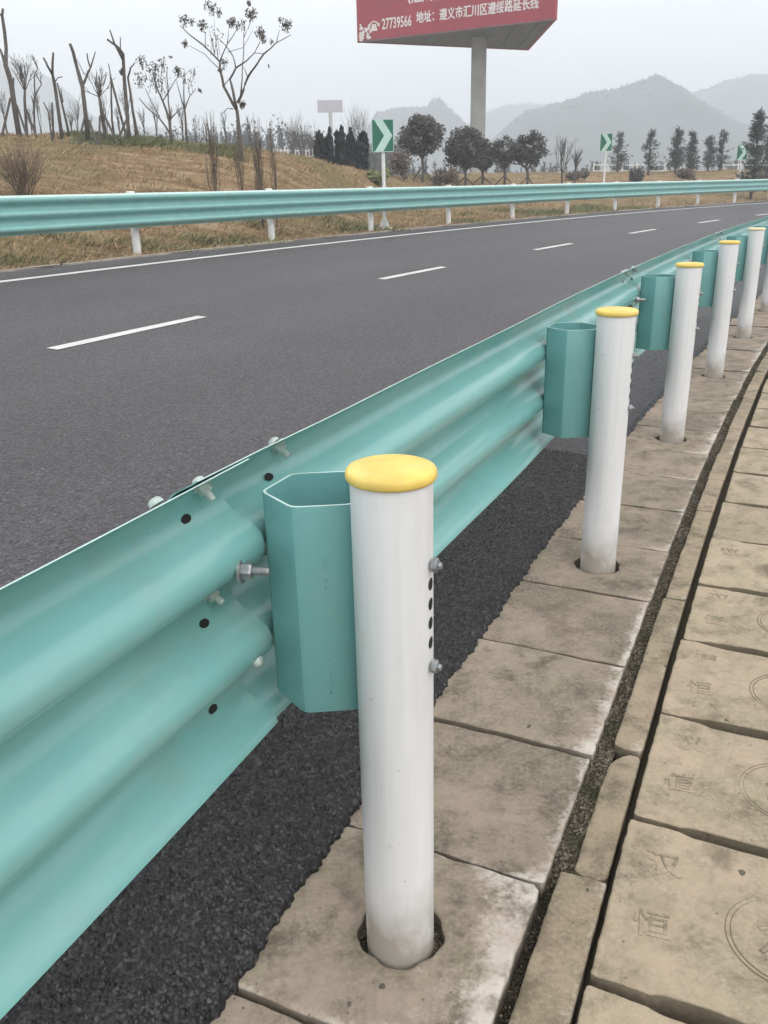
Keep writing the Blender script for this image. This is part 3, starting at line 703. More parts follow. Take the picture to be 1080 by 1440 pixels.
# ------------------------------------------------------------------ chevron signs
def chevron(base, top_px, top_py, w, h, yaw, label):
    r = empty('chevron_sign', base, label, 'road sign', 'chevron curve signs behind the far guardrail'); top = at(top_px, top_py, base.y).z-base.z
    r.rotation_euler = (0, 0, yaw)              # local -y faces the viewer
    g = MB(); g.lathe([(0.045, -0.2), (0.045, top-0.02), (0.0, top-0.02)], 20); g.build('sign_pole', M_WHITE2, r, smooth=40)
    g = MB(); g.box((0, 0, 0.012), (0.2, 0, 0), (0, 0.2, 0), (0, 0, 0.012))
    for a in (0, 90, 180, 270):
        d = Vector((math.cos(R(a+45)), math.sin(R(a+45)), 0)); t = d.cross(Vector((0, 0, 1)))*0.006
        g.prism([d*0.04+Vector((0, 0, 0.024))-t, d*0.19+Vector((0, 0, 0.024))-t, d*0.045+Vector((0, 0, 0.30))-t], t*2)
    g.build('base_gusset', M_WHITE2, r)
    cz = top-h/2; bd = MB(); bd.box((0, -0.062, cz), (w/2, 0, 0), (0, 0.01, 0), (0, 0, h/2)); pn = bd.build('sign_panel', M_SGREEN, r)
    g = MB(); a = 0.012; y = -0.0745
    for (x0, x1, z0, z1) in ((-w/2, w/2, h/2-a, h/2), (-w/2, w/2, -h/2, -h/2+a), (-w/2, -w/2+a, -h/2+a, h/2-a), (w/2-a, w/2, -h/2+a, h/2-a)):
        g.add([(x0, y, cz+z0), (x1, y, cz+z0), (x1, y, cz+z1), (x0, y, cz+z1)], [(0, 1, 2, 3)])
    u, v = w/2-a, h/2-a
    g.add([(-u*0.80, y, cz+v), (0.02*u, y, cz+v), (u*0.92, y, cz), (0.02*u, y, cz-v), (-u*0.80, y, cz-v), (u*0.12, y, cz)], [(0, 5, 2, 1), (5, 4, 3, 2)])
    g.build('chevron_mark', M_SPALE, pn)
    return r
b1 = gp(541, 321.5, ZV+0.03)
b2 = gp(847, 288, ZV+0.05); b3 = gp(1036, 279, ZV+0.05)
chevron(b1, 540, 168, 0.54, 0.74, -0.02, 'largest green and white chevron sign, closest to the dark clipped shrubs')
chevron(b2, 851, 188, 0.54, 0.74, -0.42, 'green and white chevron sign in front of the hazy pointed hill')
chevron(b3, 1041, 204, 0.54, 0.74, -0.30, 'small green and white chevron sign beside the tallest conifer')

# ------------------------------------------------------------------ billboards
A_, B_, C_ = Vector((-1.2, 73.6, 0)), Vector((12.6, 65.9, 0)), Vector((13.0, 79.7, 0))
ctr = (A_+B_+C_)/3; zb, zt_ = 12.0, 18.0
bb = empty('billboard', (ctr.x, ctr.y, 0), 'large three-sided red billboard on one tall grey column, with white Chinese lettering', 'billboard'); bb.location = (0, 0, 0)
g = MB(); g.lathe([(0.62, -0.5), (0.58, zb+0.3), (0.0, zb+0.3)], 32, (ctr.x, ctr.y, 0)); g.build('column', M_COLUMN, bb, smooth=40)
inset = lambda p, k=0.97: ctr+(p-ctr)*k
g = MB(); g.prism([inset(q)+Vector((0, 0, zb+0.06)) for q in (A_, B_, C_)], (0, 0, 0.5))
und = g.build('underside', M_UNDER, bb)
g = MB()
for k in range(9):
    t = (k+0.5)/9; p = A_+(B_-A_)*t; q = C_ if False else A_+(C_-A_)*t
    p, q = inset(p, 0.95), inset(q, 0.95); d = (q-p).normalized(); sd2 = d.cross(Vector((0, 0, 1)))*0.06
    m_ = (p+q)/2; g.box(m_+Vector((0, 0, zb+0.02)), d*((q-p).length/2), sd2, (0, 0, 0.045))
g.build('underside_beam', M_UNDER, und)
for p, q in ((A_, B_), (B_, C_), (C_, A_)):
    d = (q-p).normalized(); nrm = d.cross(Vector((0, 0, 1)))
    g = MB(); g.prism([p+Vector((0, 0, zb)), q+Vector((0, 0, zb)), q+Vector((0, 0, zt_)), p+Vector((0, 0, zt_))], -nrm*0.18)
    face = g.build('advert_panel', M_RED, bb)
    g = MB(); g.box((p+q)/2+nrm*0.012+Vector((0, 0, zb+0.035)), d*((q-p).length/2), nrm*0.012, (0, 0, 0.035)); g.build('bottom_trim', M_UNDER, face)
    if p is A_:
        Lg = (q-p).length
        def put_text(body, x, z, size, bold=0.02, sx=1.0):
            me = text_mesh(body, size, 0.0, 0.0, False, 2, bold)
            xs = [v.co.x for v in me.vertices]; sx = sx/(max(xs)-min(xs)); x -= (max(xs)+min(xs))/2*sx
            if bold == 0:                      # heavier strokes: the same letters twice, a hair apart
                V = [v.co.copy() for v in me.vertices]; Fp = [tuple(q.vertices) for q in me.polygons]; e = size*0.035; k = len(V); me = bpy.data.meshes.new('lettering')
                me.from_pydata([(v.x-e, v.y, 0) for v in V]+[(v.x+e, v.y+e*.5, 0.004) for v in V]+[(v.x, v.y-e*.6, 0.002) for v in V], [], Fp+[tuple(i+k for i in q) for q in Fp]+[tuple(i+2*k for i in q) for q in Fp]); me.update()
            o = link('lettering', me, M_INK, face); c = p+d*x+nrm*0.02+Vector((0, 0, z)); b = Vector((0, 0, 1))
            o.matrix_local = Matrix(((d.x*sx, b.x, nrm.x, c.x), (d.y*sx, b.y, nrm.y, c.y), (0, 1, nrm.z, c.z), (0, 0, 0, 1)))
        put_text('27739566', 3.45, zb+1.0, 1.0, 0.02, 2.5)
        put_text('地址：遵义市汇川区遵绥路延长线', 9.8, zb+1.12, 0.80, 0.0, 9.4)
        put_text('（汇川区董公寺）', 7.35, zb+2.55, 1.1, 0.0, 5.9)
        g = MB(); c = p+nrm*0.02+Vector((0, 0, zb+2.55)); g.add([c+d*2.8, c+d*4.4, c+d*4.4+Vector((0, 0, 0.07)), c+d*2.8+Vector((0, 0, 0.07))], [(0, 1, 2, 3)]); g.build('dash_mark', M_INK, face); g = MB()
        # telephone symbol
        c = p+d*1.5+nrm*0.02+Vector((0, 0, zb+0.95)); up = Vector((0, 0, 1)); arc = []
        for rad in (0.36, 0.26): arc.append([c+d*(rad*1.1*math.cos(a))+up*(rad*0.8*math.sin(a)+0.08) for a in np.linspace(0.2, math.pi-0.2, 12)])
        g.grid(arc); g.add([c-d*0.3-up*0.3, c+d*0.3-up*0.3, c+d*0.17+up*0.16, c-d*0.17+up*0.16], [(0, 1, 2, 3)])
        for sgn in (-1, 1): g.add([c+d*sgn*0.40-up*0.02-d*0.09, c+d*sgn*0.40-up*0.02+d*0.09, c+d*sgn*0.40+up*0.2+d*0.09, c+d*sgn*0.40+up*0.2-d*0.09], [(0, 1, 2, 3)])
        g.build('telephone_symbol', M_INK, face)
        g = MB(); rr = random.Random(4)          # torn vinyl at the corner
        for k in range(26):
            c = p+nrm*(0.022+0.0012*k)+d*rr.triangular(0.05, 1.3, 0.3)+up*0+Vector((0, 0, zb+rr.triangular(0.15, 1.15, 0.4))); n_ = 7
            g.add([c+d*(rr.uniform(.06, .2)*math.cos(a))+up*(rr.uniform(.06, .2)*math.sin(a)) for a in [2*math.pi*j/n_ for j in range(n_)]], [tuple(range(n_))])
        g.build('torn_patch', M_INK, face)
Yb = 260; pA, pB = at(447, 158, Yb), at(482, 158, Yb); top = at(447, 141, Yb).z
b2_ = empty('billboard', (0, 0, 0), 'small pale billboard fading in the haze behind the dark shrubs', 'billboard')
g = MB(); g.box((pA+pB)/2*1.0+Vector((0, 0, (top-pA.z)/2)), ((pB.x-pA.x)/2, 0.3, 0), (0, 0.5, 0), (0, 0, (top-pA.z)/2)); g.build('advert_panel', M_PALEPANEL, b2_)
g = MB(); c = (pA+pB)/2; g.lathe([(0.5, -0.7), (0.5, c.z)], 16, (c.x, c.y, 0)); g.build('column', M_COLUMN, b2_)

# ------------------------------------------------------------------ trees
def limb(g, a, b, r0, r1, sag=0.06, n=4, sides=6):
    a, b = Vector(a), Vector(b); L = (b-a).length; off = Vector((rnd.uniform(-1, 1), rnd.uniform(-1, 1), rnd.uniform(-.4, .4)))*L*sag
    pts = [a+(b-a)*t+off*math.sin(math.pi*t) for t in [k/n for k in range(n+1)]]
    g.tube(pts, [r0+(r1-r0)*k/n for k in range(n+1)], sides); return pts
def grow(g, a, d, L, r, depth, spread, ends, up=0.15, nch=(2, 3), sides=5, shrink=0.72):
    b = a+d*L; pts = limb(g, a, b, r, r*0.62, 0.05, 3, sides)
    if depth == 0: ends.append((b, d)); return
    for k in range(rnd.randint(*nch)):
        v = Vector((rnd.gauss(0, 1), rnd.gauss(0, 1), rnd.gauss(0, 1))); v = (v-v.project(d)).normalized()
        nd = (d+v*spread*rnd.uniform(.5, 1.2)+Vector((0, 0, up))).normalized()
        st = pts[-1] if rnd.random() < .6 else pts[-2]
        grow(g, st, nd, L*shrink*rnd.uniform(.75, 1.2), r*0.6, depth-1, spread, ends, up, nch, 4, shrink)
def leafcloud(g, c, rad, n, size):
    for _ in range(n):
        v = Vector((rnd.gauss(0, 1), rnd.gauss(0, 1), rnd.gauss(0, 1))).normalized()*rnd.random()**0.5
        p = c+Vector((v.x*rad[0], v.y*rad[1], v.z*rad[2]))
        a = Vector((rnd.gauss(0, 1), rnd.gauss(0, 1), rnd.gauss(0, 1))).normalized(); b = a.orthogonal().normalized(); s = size*rnd.uniform(.6, 1.4)
        g.add([p-a*s, p+b*s*0.5, p+a*s, p-b*s*0.5], [(0, 1, 2, 3)])
S2 = 1/5.145; S3 = 1/4.5
def traced(label, lines, sc, ox, Y, cat='tree', group=None, leaves=None, props=(), leafm=None, name='bare_tree', twigs=None):
    """lines: polylines with end radii, in pixels of an enlarged view; each vertex also gets its own small depth"""
    rr = random.Random(int(lines[0][0][0][0]*7+3)); x0, y0 = lines[0][0][0]; base = at(x0*sc+ox, y0*sc, Y); base.z = gz(base)
    r = empty(name, base, label, cat, group); seen = {}
    def P(q):
        if q not in seen:
            h = (y0-q[1])*sc/1270*Y; dy = 0 if q == lines[0][0][0] else rr.uniform(-.5, .5)*max(0, h)*0.28
            p = at(q[0]*sc+ox, q[1]*sc, Y+dy); seen[q] = p-base
            if q == lines[0][0][0]: seen[q] = Vector((0, 0, -0.15))
        return seen[q]
    g = MB()
    for pl, r0, r1 in lines:
        pts = [P(q) for q in pl]; fine = []
        for i in range(len(pts)-1):
            o = Vector((rr.uniform(-1, 1), rr.uniform(-1, 1), 0))*(pts[i+1]-pts[i]).length*0.03
            fine += [pts[i], (pts[i]+pts[i+1])/2+o]
        fine.append(pts[-1]); n = len(fine)-1
        g.tube(fine, [(r0+(r1-r0)*i/n)*Y/1270 for i in range(n+1)], 6)
    tk = g.build('trunk', M_BARK, r, smooth=True)
    if twigs:
        tg = MB()
        for (qx, qy), n, L, sp_, dep in twigs:
            c = P((qx, qy))
            for k in range(n):
                d = Vector((rr.gauss(0, sp_), rr.gauss(0, sp_), rr.uniform(.5, 1))).normalized(); grow(tg, c, d, L*Y/1270*rr.uniform(.6, 1.1)*sc*0.5, 0.7*Y/1270, dep, 0.45, [], 0.12, (2, 3), 4, 0.66)
        tg.build('twigs', M_BARK, r)
    if leaves:
        g = MB(); tg = MB()
        for qx, qy, rx_, n in leaves:
            c = at(qx*sc+ox, qy*sc, Y)-base; rd = rx_*sc/1270*Y
            for _ in range(5 if n > 15 else 2):
                v = Vector((rr.uniform(-1, 1), rr.uniform(-1, 1), rr.uniform(-.2, 1)))*rd; st = c+Vector((rr.uniform(-.5, .5), 0, -1.3))*rd
                tg.tube([st, c+v*.4, c+v], [.008, .006, .003], 3, False)
        tg.build('twigs', M_BARK, r)
        for qx, qy, rx_, n in leaves:
            c = at(qx*sc+ox, qy*sc, Y+rr.uniform(-.4, .4))-base; rd = rx_*sc/1270*Y; leafcloud(g, c, (rd*1.15, rd*1.15, rd*1.05), int(n*1.25), 0.038*Y/27)
        g.build('leaves', leafm or M_LEAF_DRY, r)
    for a, b in props:
        pa = at(a[0]*sc+ox, a[1]*sc, Y-rr.uniform(.3, .8)); pa.z = gz(pa)-0.1; pb = at(b[0]*sc+ox, b[1]*sc, Y-0.05)
        g = MB(); g.tube([pa-base, pb-base], [0.035, 0.03], 6); g.build('support_pole', M_POLE, r)
    return r
GB = 'pruned bare trees along the bank top'
traced('tallest pruned bare tree, at the left edge, with a long kinked trunk', [(((125, 890), (80, 600), (40, 470), (45, 350), (15, 110), (22, 62)), 4.2, 1.4), (((40, 470), (5, 365), (-15, 330)), 2, 1), (((15, 110), (-8, 100)), 1.5, 1), (((95, 620), (100, 560)), 1.6, 1)], S2, 0, 26, group=GB, props=(((-20, 870), (75, 710)), ((190, 900), (120, 760))))
traced('bare tree with a dense upright fan of twigs beside the tallest trunk', [(((180, 905), (182, 780), (180, 660)), 2.2, 1.6)], S2, 0, 26.5, group=GB, twigs=[((180, 660), 12, 230, 0.26, 3)], props=(((265, 945), (190, 790)),))
traced('slim bare tree with a forked top among the thin trunks on the left', [(((250, 940), (245, 760), (255, 690), (300, 610)), 1.8, .6), (((245, 760), (225, 690)), 1, .5), (((255, 690), (250, 540), (275, 500)), 1, .5)], S2, 0, 28, group=GB, twigs=[((275, 500), 3, 110, 0.3, 2), ((300, 610), 2, 90, 0.3, 2)])
traced('pruned bare tree whose upright stub stands beside a left-leaning stub', [(((440, 945), (400, 640), (380, 540), (385, 380)), 2.8, 1.4), (((380, 540), (345, 480), (315, 420)), 1.7, 1.2), (((398, 590), (420, 562), (452, 556)), 1, .5)], S2, 0, 26, group=GB)
traced('leaning bare pole-like trunk behind the pruned tree with two stubs', [(((497, 955), (455, 780), (415, 600)), 2, 1), (((455, 740), (440, 640)), 1.2, .7)], S2, 0, 26.6, group=GB)
traced('short crooked bare sapling standing among stubs on the bank top', [(((372, 935), (350, 810), (315, 738)), 1.4, .8)], S2, 0, 25.5, group=GB)
traced('short straight upright stub of a tree on the bank top', [(((380, 945), (382, 850), (376, 742)), 1.5, 1.1)], S2, 0, 25.8, group=GB)
traced('pruned bare tree with a wide Y shape and a thick left arm', [(((625, 965), (595, 620), (560, 500), (530, 380), (505, 315)), 3.0, 1.8), (((595, 620), (630, 540), (655, 490), (690, 375)), 2, .8), (((655, 490), (640, 450), (630, 388)), 1.2, .8), (((610, 540), (560, 430)), .5, .3)], S2, 0, 26, group=GB, props=(((540, 945), (612, 850)), ((700, 952), (645, 870))))
traced('bare tree with a round fan of fine twigs right of the wide Y tree', [(((760, 985), (735, 830), (718, 700)), 2.5, 1.8), (((718, 700), (690, 610), (700, 520)), 1.0, .5), (((718, 700), (750, 610), (770, 540)), 1.0, .5)], S2, 0, 26, group=GB, twigs=[((718, 700), 10, 170, 0.42, 3)], props=(((860, 982), (742, 810)), ((700, 940), (722, 840))))
traced('thin straight bare stem with a crossing pole, left of the tall feathered trunk', [(((818, 920), (805, 700), (800, 540)), 1.5, .9), (((800, 560), (785, 460)), .9, .6)], S2, 0, 27, group=GB, props=(((908, 870), (800, 560)), ((830, 945), (912, 870))))
traced('tall pruned bare tree with two slanting antler-like arms at its top', [(((938, 998), (915, 760), (890, 390), (840, 330), (775, 285)), 2.9, 1.3), (((888, 430), (830, 320), (795, 215)), 1.6, .8), (((888, 400), (870, 345), (870, 268)), 1.1, .6)], S2, 0, 26, group=GB, leaves=[(882, 520, 18, 40)], props=(((870, 975), (930, 900)),))
traced('slender bare trunk with a hooked branch, close behind the antler-topped tree', [(((998, 1000), (960, 800), (925, 560)), 2.5, 1.3), (((925, 560), (945, 490), (975, 455)), 1.2, .8)], S2, 0, 26.3, group=GB, props=(((930, 890), (990, 980)),))
GL = 'thin trees still holding a few dry leaves'
traced('wide low tree with scattered dry leaves left of the tallest leafy tree', [(((182, 890), (172, 770), (130, 640), (95, 560), (70, 480)), 2.2, .6), (((178, 850), (110, 750), (40, 690), (-20, 620)), 1.5, .5), (((110, 740), (60, 650), (20, 560)), .9, .4), (((172, 770), (165, 640), (155, 480), (160, 420)), 1.1, .4), (((130, 640), (190, 540), (230, 480)), .8, .4), (((172, 760), (250, 680)), .9, .6)], S3, 200, 26, group=GL,
       leaves=[(80, 440, 45, 60), (0, 390, 35, 40), (-20, 500, 40, 40), (130, 400, 30, 25), (230, 450, 28, 35), (60, 500, 60, 40), (180, 360, 8, 4), (130, 520, 60, 25)])
traced('slim tree with few dry leaves standing behind the wide low leafy tree', [(((287, 892), (275, 780), (265, 660), (265, 500)), 2, .5), (((265, 680), (240, 600), (215, 510)), 1, .4), (((270, 690), (300, 610), (340, 560)), .9, .4), (((300, 600), (290, 540), (310, 480)), .5, .3)], S3, 200, 27, group=GL,
       leaves=[(265, 480, 35, 16), (330, 450, 30, 14), (372, 570, 16, 12), (220, 440, 25, 18), (300, 520, 40, 8)])
traced('tallest spreading tree with dark leaf clusters at its branch tips', [(((625, 935), (612, 830), (600, 700)), 3.2, 2.6), (((600, 700), (575, 660), (515, 545), (492, 440), (490, 390)), 2.3, 1.3), (((490, 390), (380, 280), (300, 220), (240, 160)), 1.2, .5), (((490, 390), (538, 280), (600, 180)), 1.0, .4), (((400, 300), (402, 200)), .6, .3),
        (((598, 690), (575, 580), (555, 500), (592, 430)), 2.0, 1.2), (((592, 430), (660, 385), (710, 335), (745, 265)), 1.1, .5), (((592, 430), (572, 350), (530, 290), (440, 200)), .9, .35), (((604, 650), (640, 570), (668, 490), (720, 415), (770, 340)), 2.0, 1.1), (((770, 340), (850, 270), (940, 220)), 1.0, .4), (((850, 270), (870, 190)), .6, .3),
        (((620, 620), (632, 500), (642, 340), (642, 200)), 1.0, .4), (((642, 240), (670, 180), (690, 110)), .6, .3), (((668, 490), (640, 420)), .7, .3), (((515, 545), (560, 490)), .8, .5), (((492, 440), (430, 380), (400, 345), (300, 290)), .7, .3), (((710, 335), (780, 340)), .5, .3), (((460, 340), (440, 270), (425, 190)), .5, .25), (((480, 380), (470, 280), (455, 120)), .5, .25), (((538, 280), (545, 180)), .5, .25), (((540, 330), (640, 300), (700, 190)), .4, .25), (((575, 690), (540, 685), (500, 725)), .7, .4)], S3, 200, 25.5, group=GL,
       leaves=[(435, 45, 36, 55), (480, 75, 25, 25), (265, 125, 32, 45), (310, 135, 20, 18), (380, 155, 30, 70), (565, 140, 26, 70), (690, 85, 34, 95), (675, 20, 14, 22), (745, 205, 32, 80), (765, 245, 22, 40), (910, 155, 36, 90), (870, 125, 14, 12), (270, 275, 20, 30), (632, 660, 22, 60), (800, 418, 8, 4), (520, 390, 24, 20), (460, 240, 70, 30), (640, 150, 30, 18), (600, 165, 22, 14), (815, 262, 14, 12), (500, 440, 20, 14)])
def wispy(px, ytop, ybase, w, Y, label, n=60):
    base = at(px, ybase, Y); base.z = gz(base); r = empty('sapling', base, label, 'sapling', 'wispy saplings on the bank slope'); hgt = at(px, ytop, Y).z-base.z; g = MB(); ww = w/1270*Y
    g.tube([(0, 0, -.1), (0.02, 0.03, hgt*.5), (-.02, 0, hgt*.85)], [0.018, 0.013, 0.005], 5)
    for k in range(n):
        z0 = hgt*rnd.uniform(0.0, .7); a = rnd.uniform(0, 6.28); q = ww/2*rnd.uniform(.3, 1)
        x1, y1 = q*math.cos(a), q*math.sin(a); z1 = min(hgt*rnd.uniform(.9, 1.05), z0+hgt*rnd.uniform(.25, .6)); s_ = rnd.uniform(-.02, .02)
        g.tube([(x1*.2+s_, y1*.2, z0), (x1*.75, y1*.75, z0+(z1-z0)*.35), (x1, y1, z1)], [0.006, 0.0045, 0.002], 3, False)
    g.build('stems', M_TWIG, r); return r
wispy(301, 158, 256, 24, 21, 'wispy brown sapling on the slope, leftmost of the four twiggy columns', 70)
wispy(338, 192, 256, 18, 21, 'thin wispy sapling standing before the spreading leafy tree trunk', 40)
wispy(366, 163, 264, 20, 20, 'greyish wispy sapling with dense upright twigs right of the leafy tree', 80)
wispy(386, 170, 262, 12, 20.5, 'narrowest wispy sapling, a few thin stems on the slope', 26)
# brown twiggy bush at the left
base = at(30, 255, 19); base.z = gz(base); r = empty('bush', base, 'brown leafless twiggy bush on the bank slope at the left edge', 'bush'); g = MB()
for k in range(60):
    a = rnd.uniform(0, 6.28); t = rnd.uniform(.15, .75); d = Vector((math.cos(a)*t, math.sin(a)*t, 1)).normalized()
    grow(g, Vector((rnd.uniform(-.12, .12), rnd.uniform(-.12, .12), -.05)), d, rnd.uniform(.3, .5), .007, 3, .4, [], .05, (2, 3), 3, .72)
g.build('twigs', M_TWIG, r)

def round_tree(px, ytop, w, Y, label, leafn, nm='round_tree', lo=0.36, leafm=None):
    base = at(px, 262, Y); base.z = gz(base); r = empty(nm, base, label, 'tree', 'round-crowned trees behind the far guardrail'); h = at(px, ytop, Y).z-base.z; ww = w*1.12/1270*Y/2; g = MB(); ends = []
    z0 = h*lo; g.tube([(0, 0, -.2), (.03, 0, z0*.5), (0, 0.02, z0)], [.075, .065, .06], 7)
    for k in range(7):
        a = k*0.9+rnd.uniform(-.3, .3); d = Vector((math.cos(a)*.75, math.sin(a)*.75, rnd.uniform(.5, 1.2))).normalized(); grow(g, Vector((0, 0, z0*.92)), d, (h-z0)*.36, .032, 3, .5, ends, .1, (2, 3), 5, .68)
    g.build('trunk', M_BARK, r)
    for k in range(3):
        a = k*2.1+.5; g = MB(); g.tube([(math.cos(a)*.7, math.sin(a)*.7, -.1), (0.04*math.cos(a), .04*math.sin(a), z0*.55)], .028, 5); g.build('support_pole', M_POLE, r)
    g = MB(); nb = 44
    for k in range(nb):
        v = Vector((rnd.gauss(0, 1), rnd.gauss(0, 1), rnd.gauss(0, 1))).normalized()*rnd.uniform(.35, 1)**.6
        c = Vector((v.x*ww*.86, v.y*ww*.86, z0+(h-z0)*(.5+.44*v.z))); q = ww*rnd.uniform(.2, .36)
        leafcloud(g, c, (q, q, q*.85), int(leafn*2.2/nb), .072)
    g.build('crown', leafm or M_LEAF_OLIVE, r); return r
round_tree(594, 156, 62, 42, 'largest round-crowned tree behind the far guardrail, next to the biggest chevron sign', 2600)
round_tree(654, 180, 62, 43, 'wide purplish round tree in front of the billboard column', 2200, lo=.30)
round_tree(678, 196, 36, 45, 'small round tree tucked beside the wide one at the billboard column', 900, lo=.30)
round_tree(709, 189, 42, 44, 'thin round-crowned tree with gaps, just right of the billboard column', 700)
round_tree(741, 182, 48, 44, 'round dark tree, last of the leafy row towards the bare tree', 1500)
def bare_fan(px, ytop, ybase, w, Y, label, name='bare_tree', group='bare trees in the field', thick=1.0):
    base = at(px, ybase, Y); base.z = gz(base); r = empty(name, base, label, 'tree', group); h = at(px, ytop, Y).z-base.z; g = MB(); ww = w/1270*Y/2
    g.tube([(0, 0, -.2), (0, 0, h*.3)], [.06*thick, .05*thick], 6)
    for k in range(9 if thick == 1 else 5):
        a = rnd.uniform(0, 6.28); t = rnd.uniform(.1, .8)*ww/(h*.55); grow(g, Vector((0, 0, h*.28)), Vector((math.cos(a)*t, math.sin(a)*t, 1)).normalized(), h*.27, .022*thick, 3 if thick == 1 else 2, .33, [], .1, (2, 3), 4, .7)
    g.build('trunk', M_BARK, r)
bare_fan(790, 188, 258, 46, 44, 'leafless tree with upright branches left of the middle chevron sign')
bare_fan(808, 206, 255, 10, 44, 'very thin leafless sapling beside the leafless tree in the field', 'bare_sapling')
for px, yt, yb, Y, w, lb in ((412, 160, 224, 60, 16, 'hazy bare tree with a forked stem beyond the end of the bank'), (426, 168, 226, 60, 12, 'thin hazy bare tree next to the forked one beyond the bank'), (441, 172, 228, 62, 14, 'faint bare tree just left of the clipped dark shrubs'),
                            (497, 150, 230, 75, 10, 'faint tall bare poplar rising behind the clipped dark shrubs'), (509, 148, 232, 75, 8, 'faintest narrow bare poplar between the dark shrubs and the chevron sign')):
    bare_fan(px, yt, yb, w, Y, lb)
for q_, (px, yt, w) in enumerate(((12, 118, 16), (47, 140, 14), (60, 110, 20), (78, 132, 12), (103, 146, 12), (112, 122, 14), (128, 150, 12), (152, 118, 18), (170, 140, 12), (184, 112, 18), (205, 138, 14), (222, 120, 20), (243, 142, 14), (258, 128, 18), (276, 152, 12), (290, 158, 12), (318, 150, 14), (352, 156, 14))):
    bare_fan(px, yt, 200, w, 29+1.1*(q_ % 4), 'slender bare sapling in the thicket behind the pruned trees on the bank', 'bare_sapling', 'saplings in the thicket behind the pruned trees', 0.55)
def cypress(px, ytop, ybase, w, Y, label):
    base = at(px, ybase, Y); base.z = gz(base); r = empty('dark_shrub', base, label, 'shrub', 'dark clipped shrubs at the end of the bank'); h = at(px, ytop, Y).z-base.z; ww = w/1270*Y/2
    g = MB(); g.tube([(0, 0, -.2), (0, 0, h*.8)], [.05, .015], 5); g.build('trunk', M_BARK, r); g = MB()
    tips = [(rnd.uniform(-.9, .9)*ww, rnd.uniform(-.9, .9)*ww, rnd.uniform(.66, 1)) for _ in range(10)]
    for _ in range(4200):
        tx, ty, tz = rnd.choice(tips); t = rnd.random()**.8; q = (1-t)*.5+.05
        p = Vector((tx*(.55+.45*t)+rnd.gauss(0, 1)*ww*q, ty*(.55+.45*t)+rnd.gauss(0, 1)*ww*q, h*tz*t))
        p.x = max(-ww*1.05, min(ww*1.05, p.x)); a = Vector((rnd.gauss(0, .4), rnd.gauss(0, .4), 1)).normalized(); b = a.orthogonal().normalized(); b.rotate(Matrix.Rotation(rnd.uniform(0, 6.28), 3, a)); s_ = rnd.uniform(.06, .13)
        g.add([p-a*s_, p+b*s_*.4, p+a*s_, p-b*s_*.4], [(0, 1, 2, 3)])
    g.build('foliage', M_LEAF_DARK, r)
cypress(456, 178, 236, 25, 36, 'dark clipped shrub with a jagged top, left of the dark pair')
cypress(486, 176, 242, 25, 36, 'dark clipped shrub in the middle of the dark group, with a pointed top')
cypress(505, 182, 242, 25, 36.3, 'dark clipped shrub on the right of the group, closest to the chevron sign')
def conifer(px, ytop, ybase, w, Y, label, dense=1.0):
    base = at(px, ybase, Y); base.z = gz(base); r = empty('conifer', base, label, 'conifer', 'conifers in the field'); h = at(px, ytop, Y).z-base.z; ww = w/1270*Y/2; g = MB(); g.tube([(0, 0, -.2), (0, 0, h)], [.09, .02], 6)
    f = MB(); nw = int(15*dense)+6; cr_ = random.Random(int(px)); lean = cr_.uniform(-.06, .06)*h
    for k in range(nw):
        t = (k+cr_.uniform(-.4, .4))/nw; t = min(.97, max(.02, t)); z = h*(.10+.86*t); R_ = (ww*(1-t)**.6*cr_.uniform(.45, 1.15)+.08)
        for j in range(cr_.randint(3, 6)):
            a = cr_.uniform(0, 6.28); q = R_*cr_.uniform(.5, 1.25); st = Vector((lean*t*t, 0, z)); tip = st+Vector((q*math.cos(a), q*math.sin(a), q*cr_.uniform(-.05, .55)+.05))
            g.tube([st, (st+tip)/2+Vector((0, 0, -.08*q)), tip], [.02, .013, .005], 3, False)
            for _ in range(int(15*dense)):
                u = cr_.uniform(.25, 1.08); p = st+(tip-st)*u+Vector((cr_.gauss(0, .06), cr_.gauss(0, .06), cr_.gauss(-.05, .07)))*(.7+ww*.5); d = ((tip-st).normalized()*.7+Vector((cr_.gauss(0, .5), cr_.gauss(0, .5), cr_.gauss(.1, .45)))).normalized(); b = d.orthogonal().normalized(); s_ = cr_.uniform(.05, .14)
                f.add([p-d*s_, p+b*s_*.28, p+d*s_, p-b*s_*.28], [(0, 1, 2, 3)])
    g.build('trunk', M_BARK, r); f.build('needles', M_LEAF_CON, r)
conifer(1058, 150, 258, 46, 46, 'tallest conifer, dark and full, beside the smallest chevron sign', 1.7)
conifer(1078, 172, 256, 30, 50, 'conifer at the right edge, partly behind the tallest conifer', 1.2)
conifer(911, 180, 246, 30, 56, 'single loose conifer with a leaning tip, in front of the hazy hill', .8)
conifer(949, 178, 248, 32, 58, 'fuller conifer on the left of the touching pair', 1.2)
conifer(969, 184, 248, 26, 58.5, 'slimmer conifer on the right of the touching pair', 1.1)
conifer(995, 190, 246, 26, 60, 'shorter conifer left of the pair nearest the smallest chevron sign', .9)
conifer(1012, 181, 246, 24, 60, 'narrow conifer just left of the smallest chevron sign', .9)
conifer(867, 184, 248, 34, 62, 'pale conifer directly behind the middle chevron sign', .9)
def lowbush(px, ytop, ybase, w, Y, label, m, n=900):
    base = at(px, ybase, Y); base.z = gz(base); r = empty('low_bush', base, label, 'bush', 'low bushes in the field'); h = max(.4, at(px, ytop, Y).z-base.z); ww = w/1270*Y/2; g = MB()
    for k in range(14):
        c = Vector((rnd.uniform(-.7, .7)*ww, rnd.uniform(-.6, .6)*ww, h*rnd.uniform(.25, .72))); leafcloud(g, c, (ww*.35, ww*.35, h*.28), n//14, .08)
    g.build('foliage', m, r)
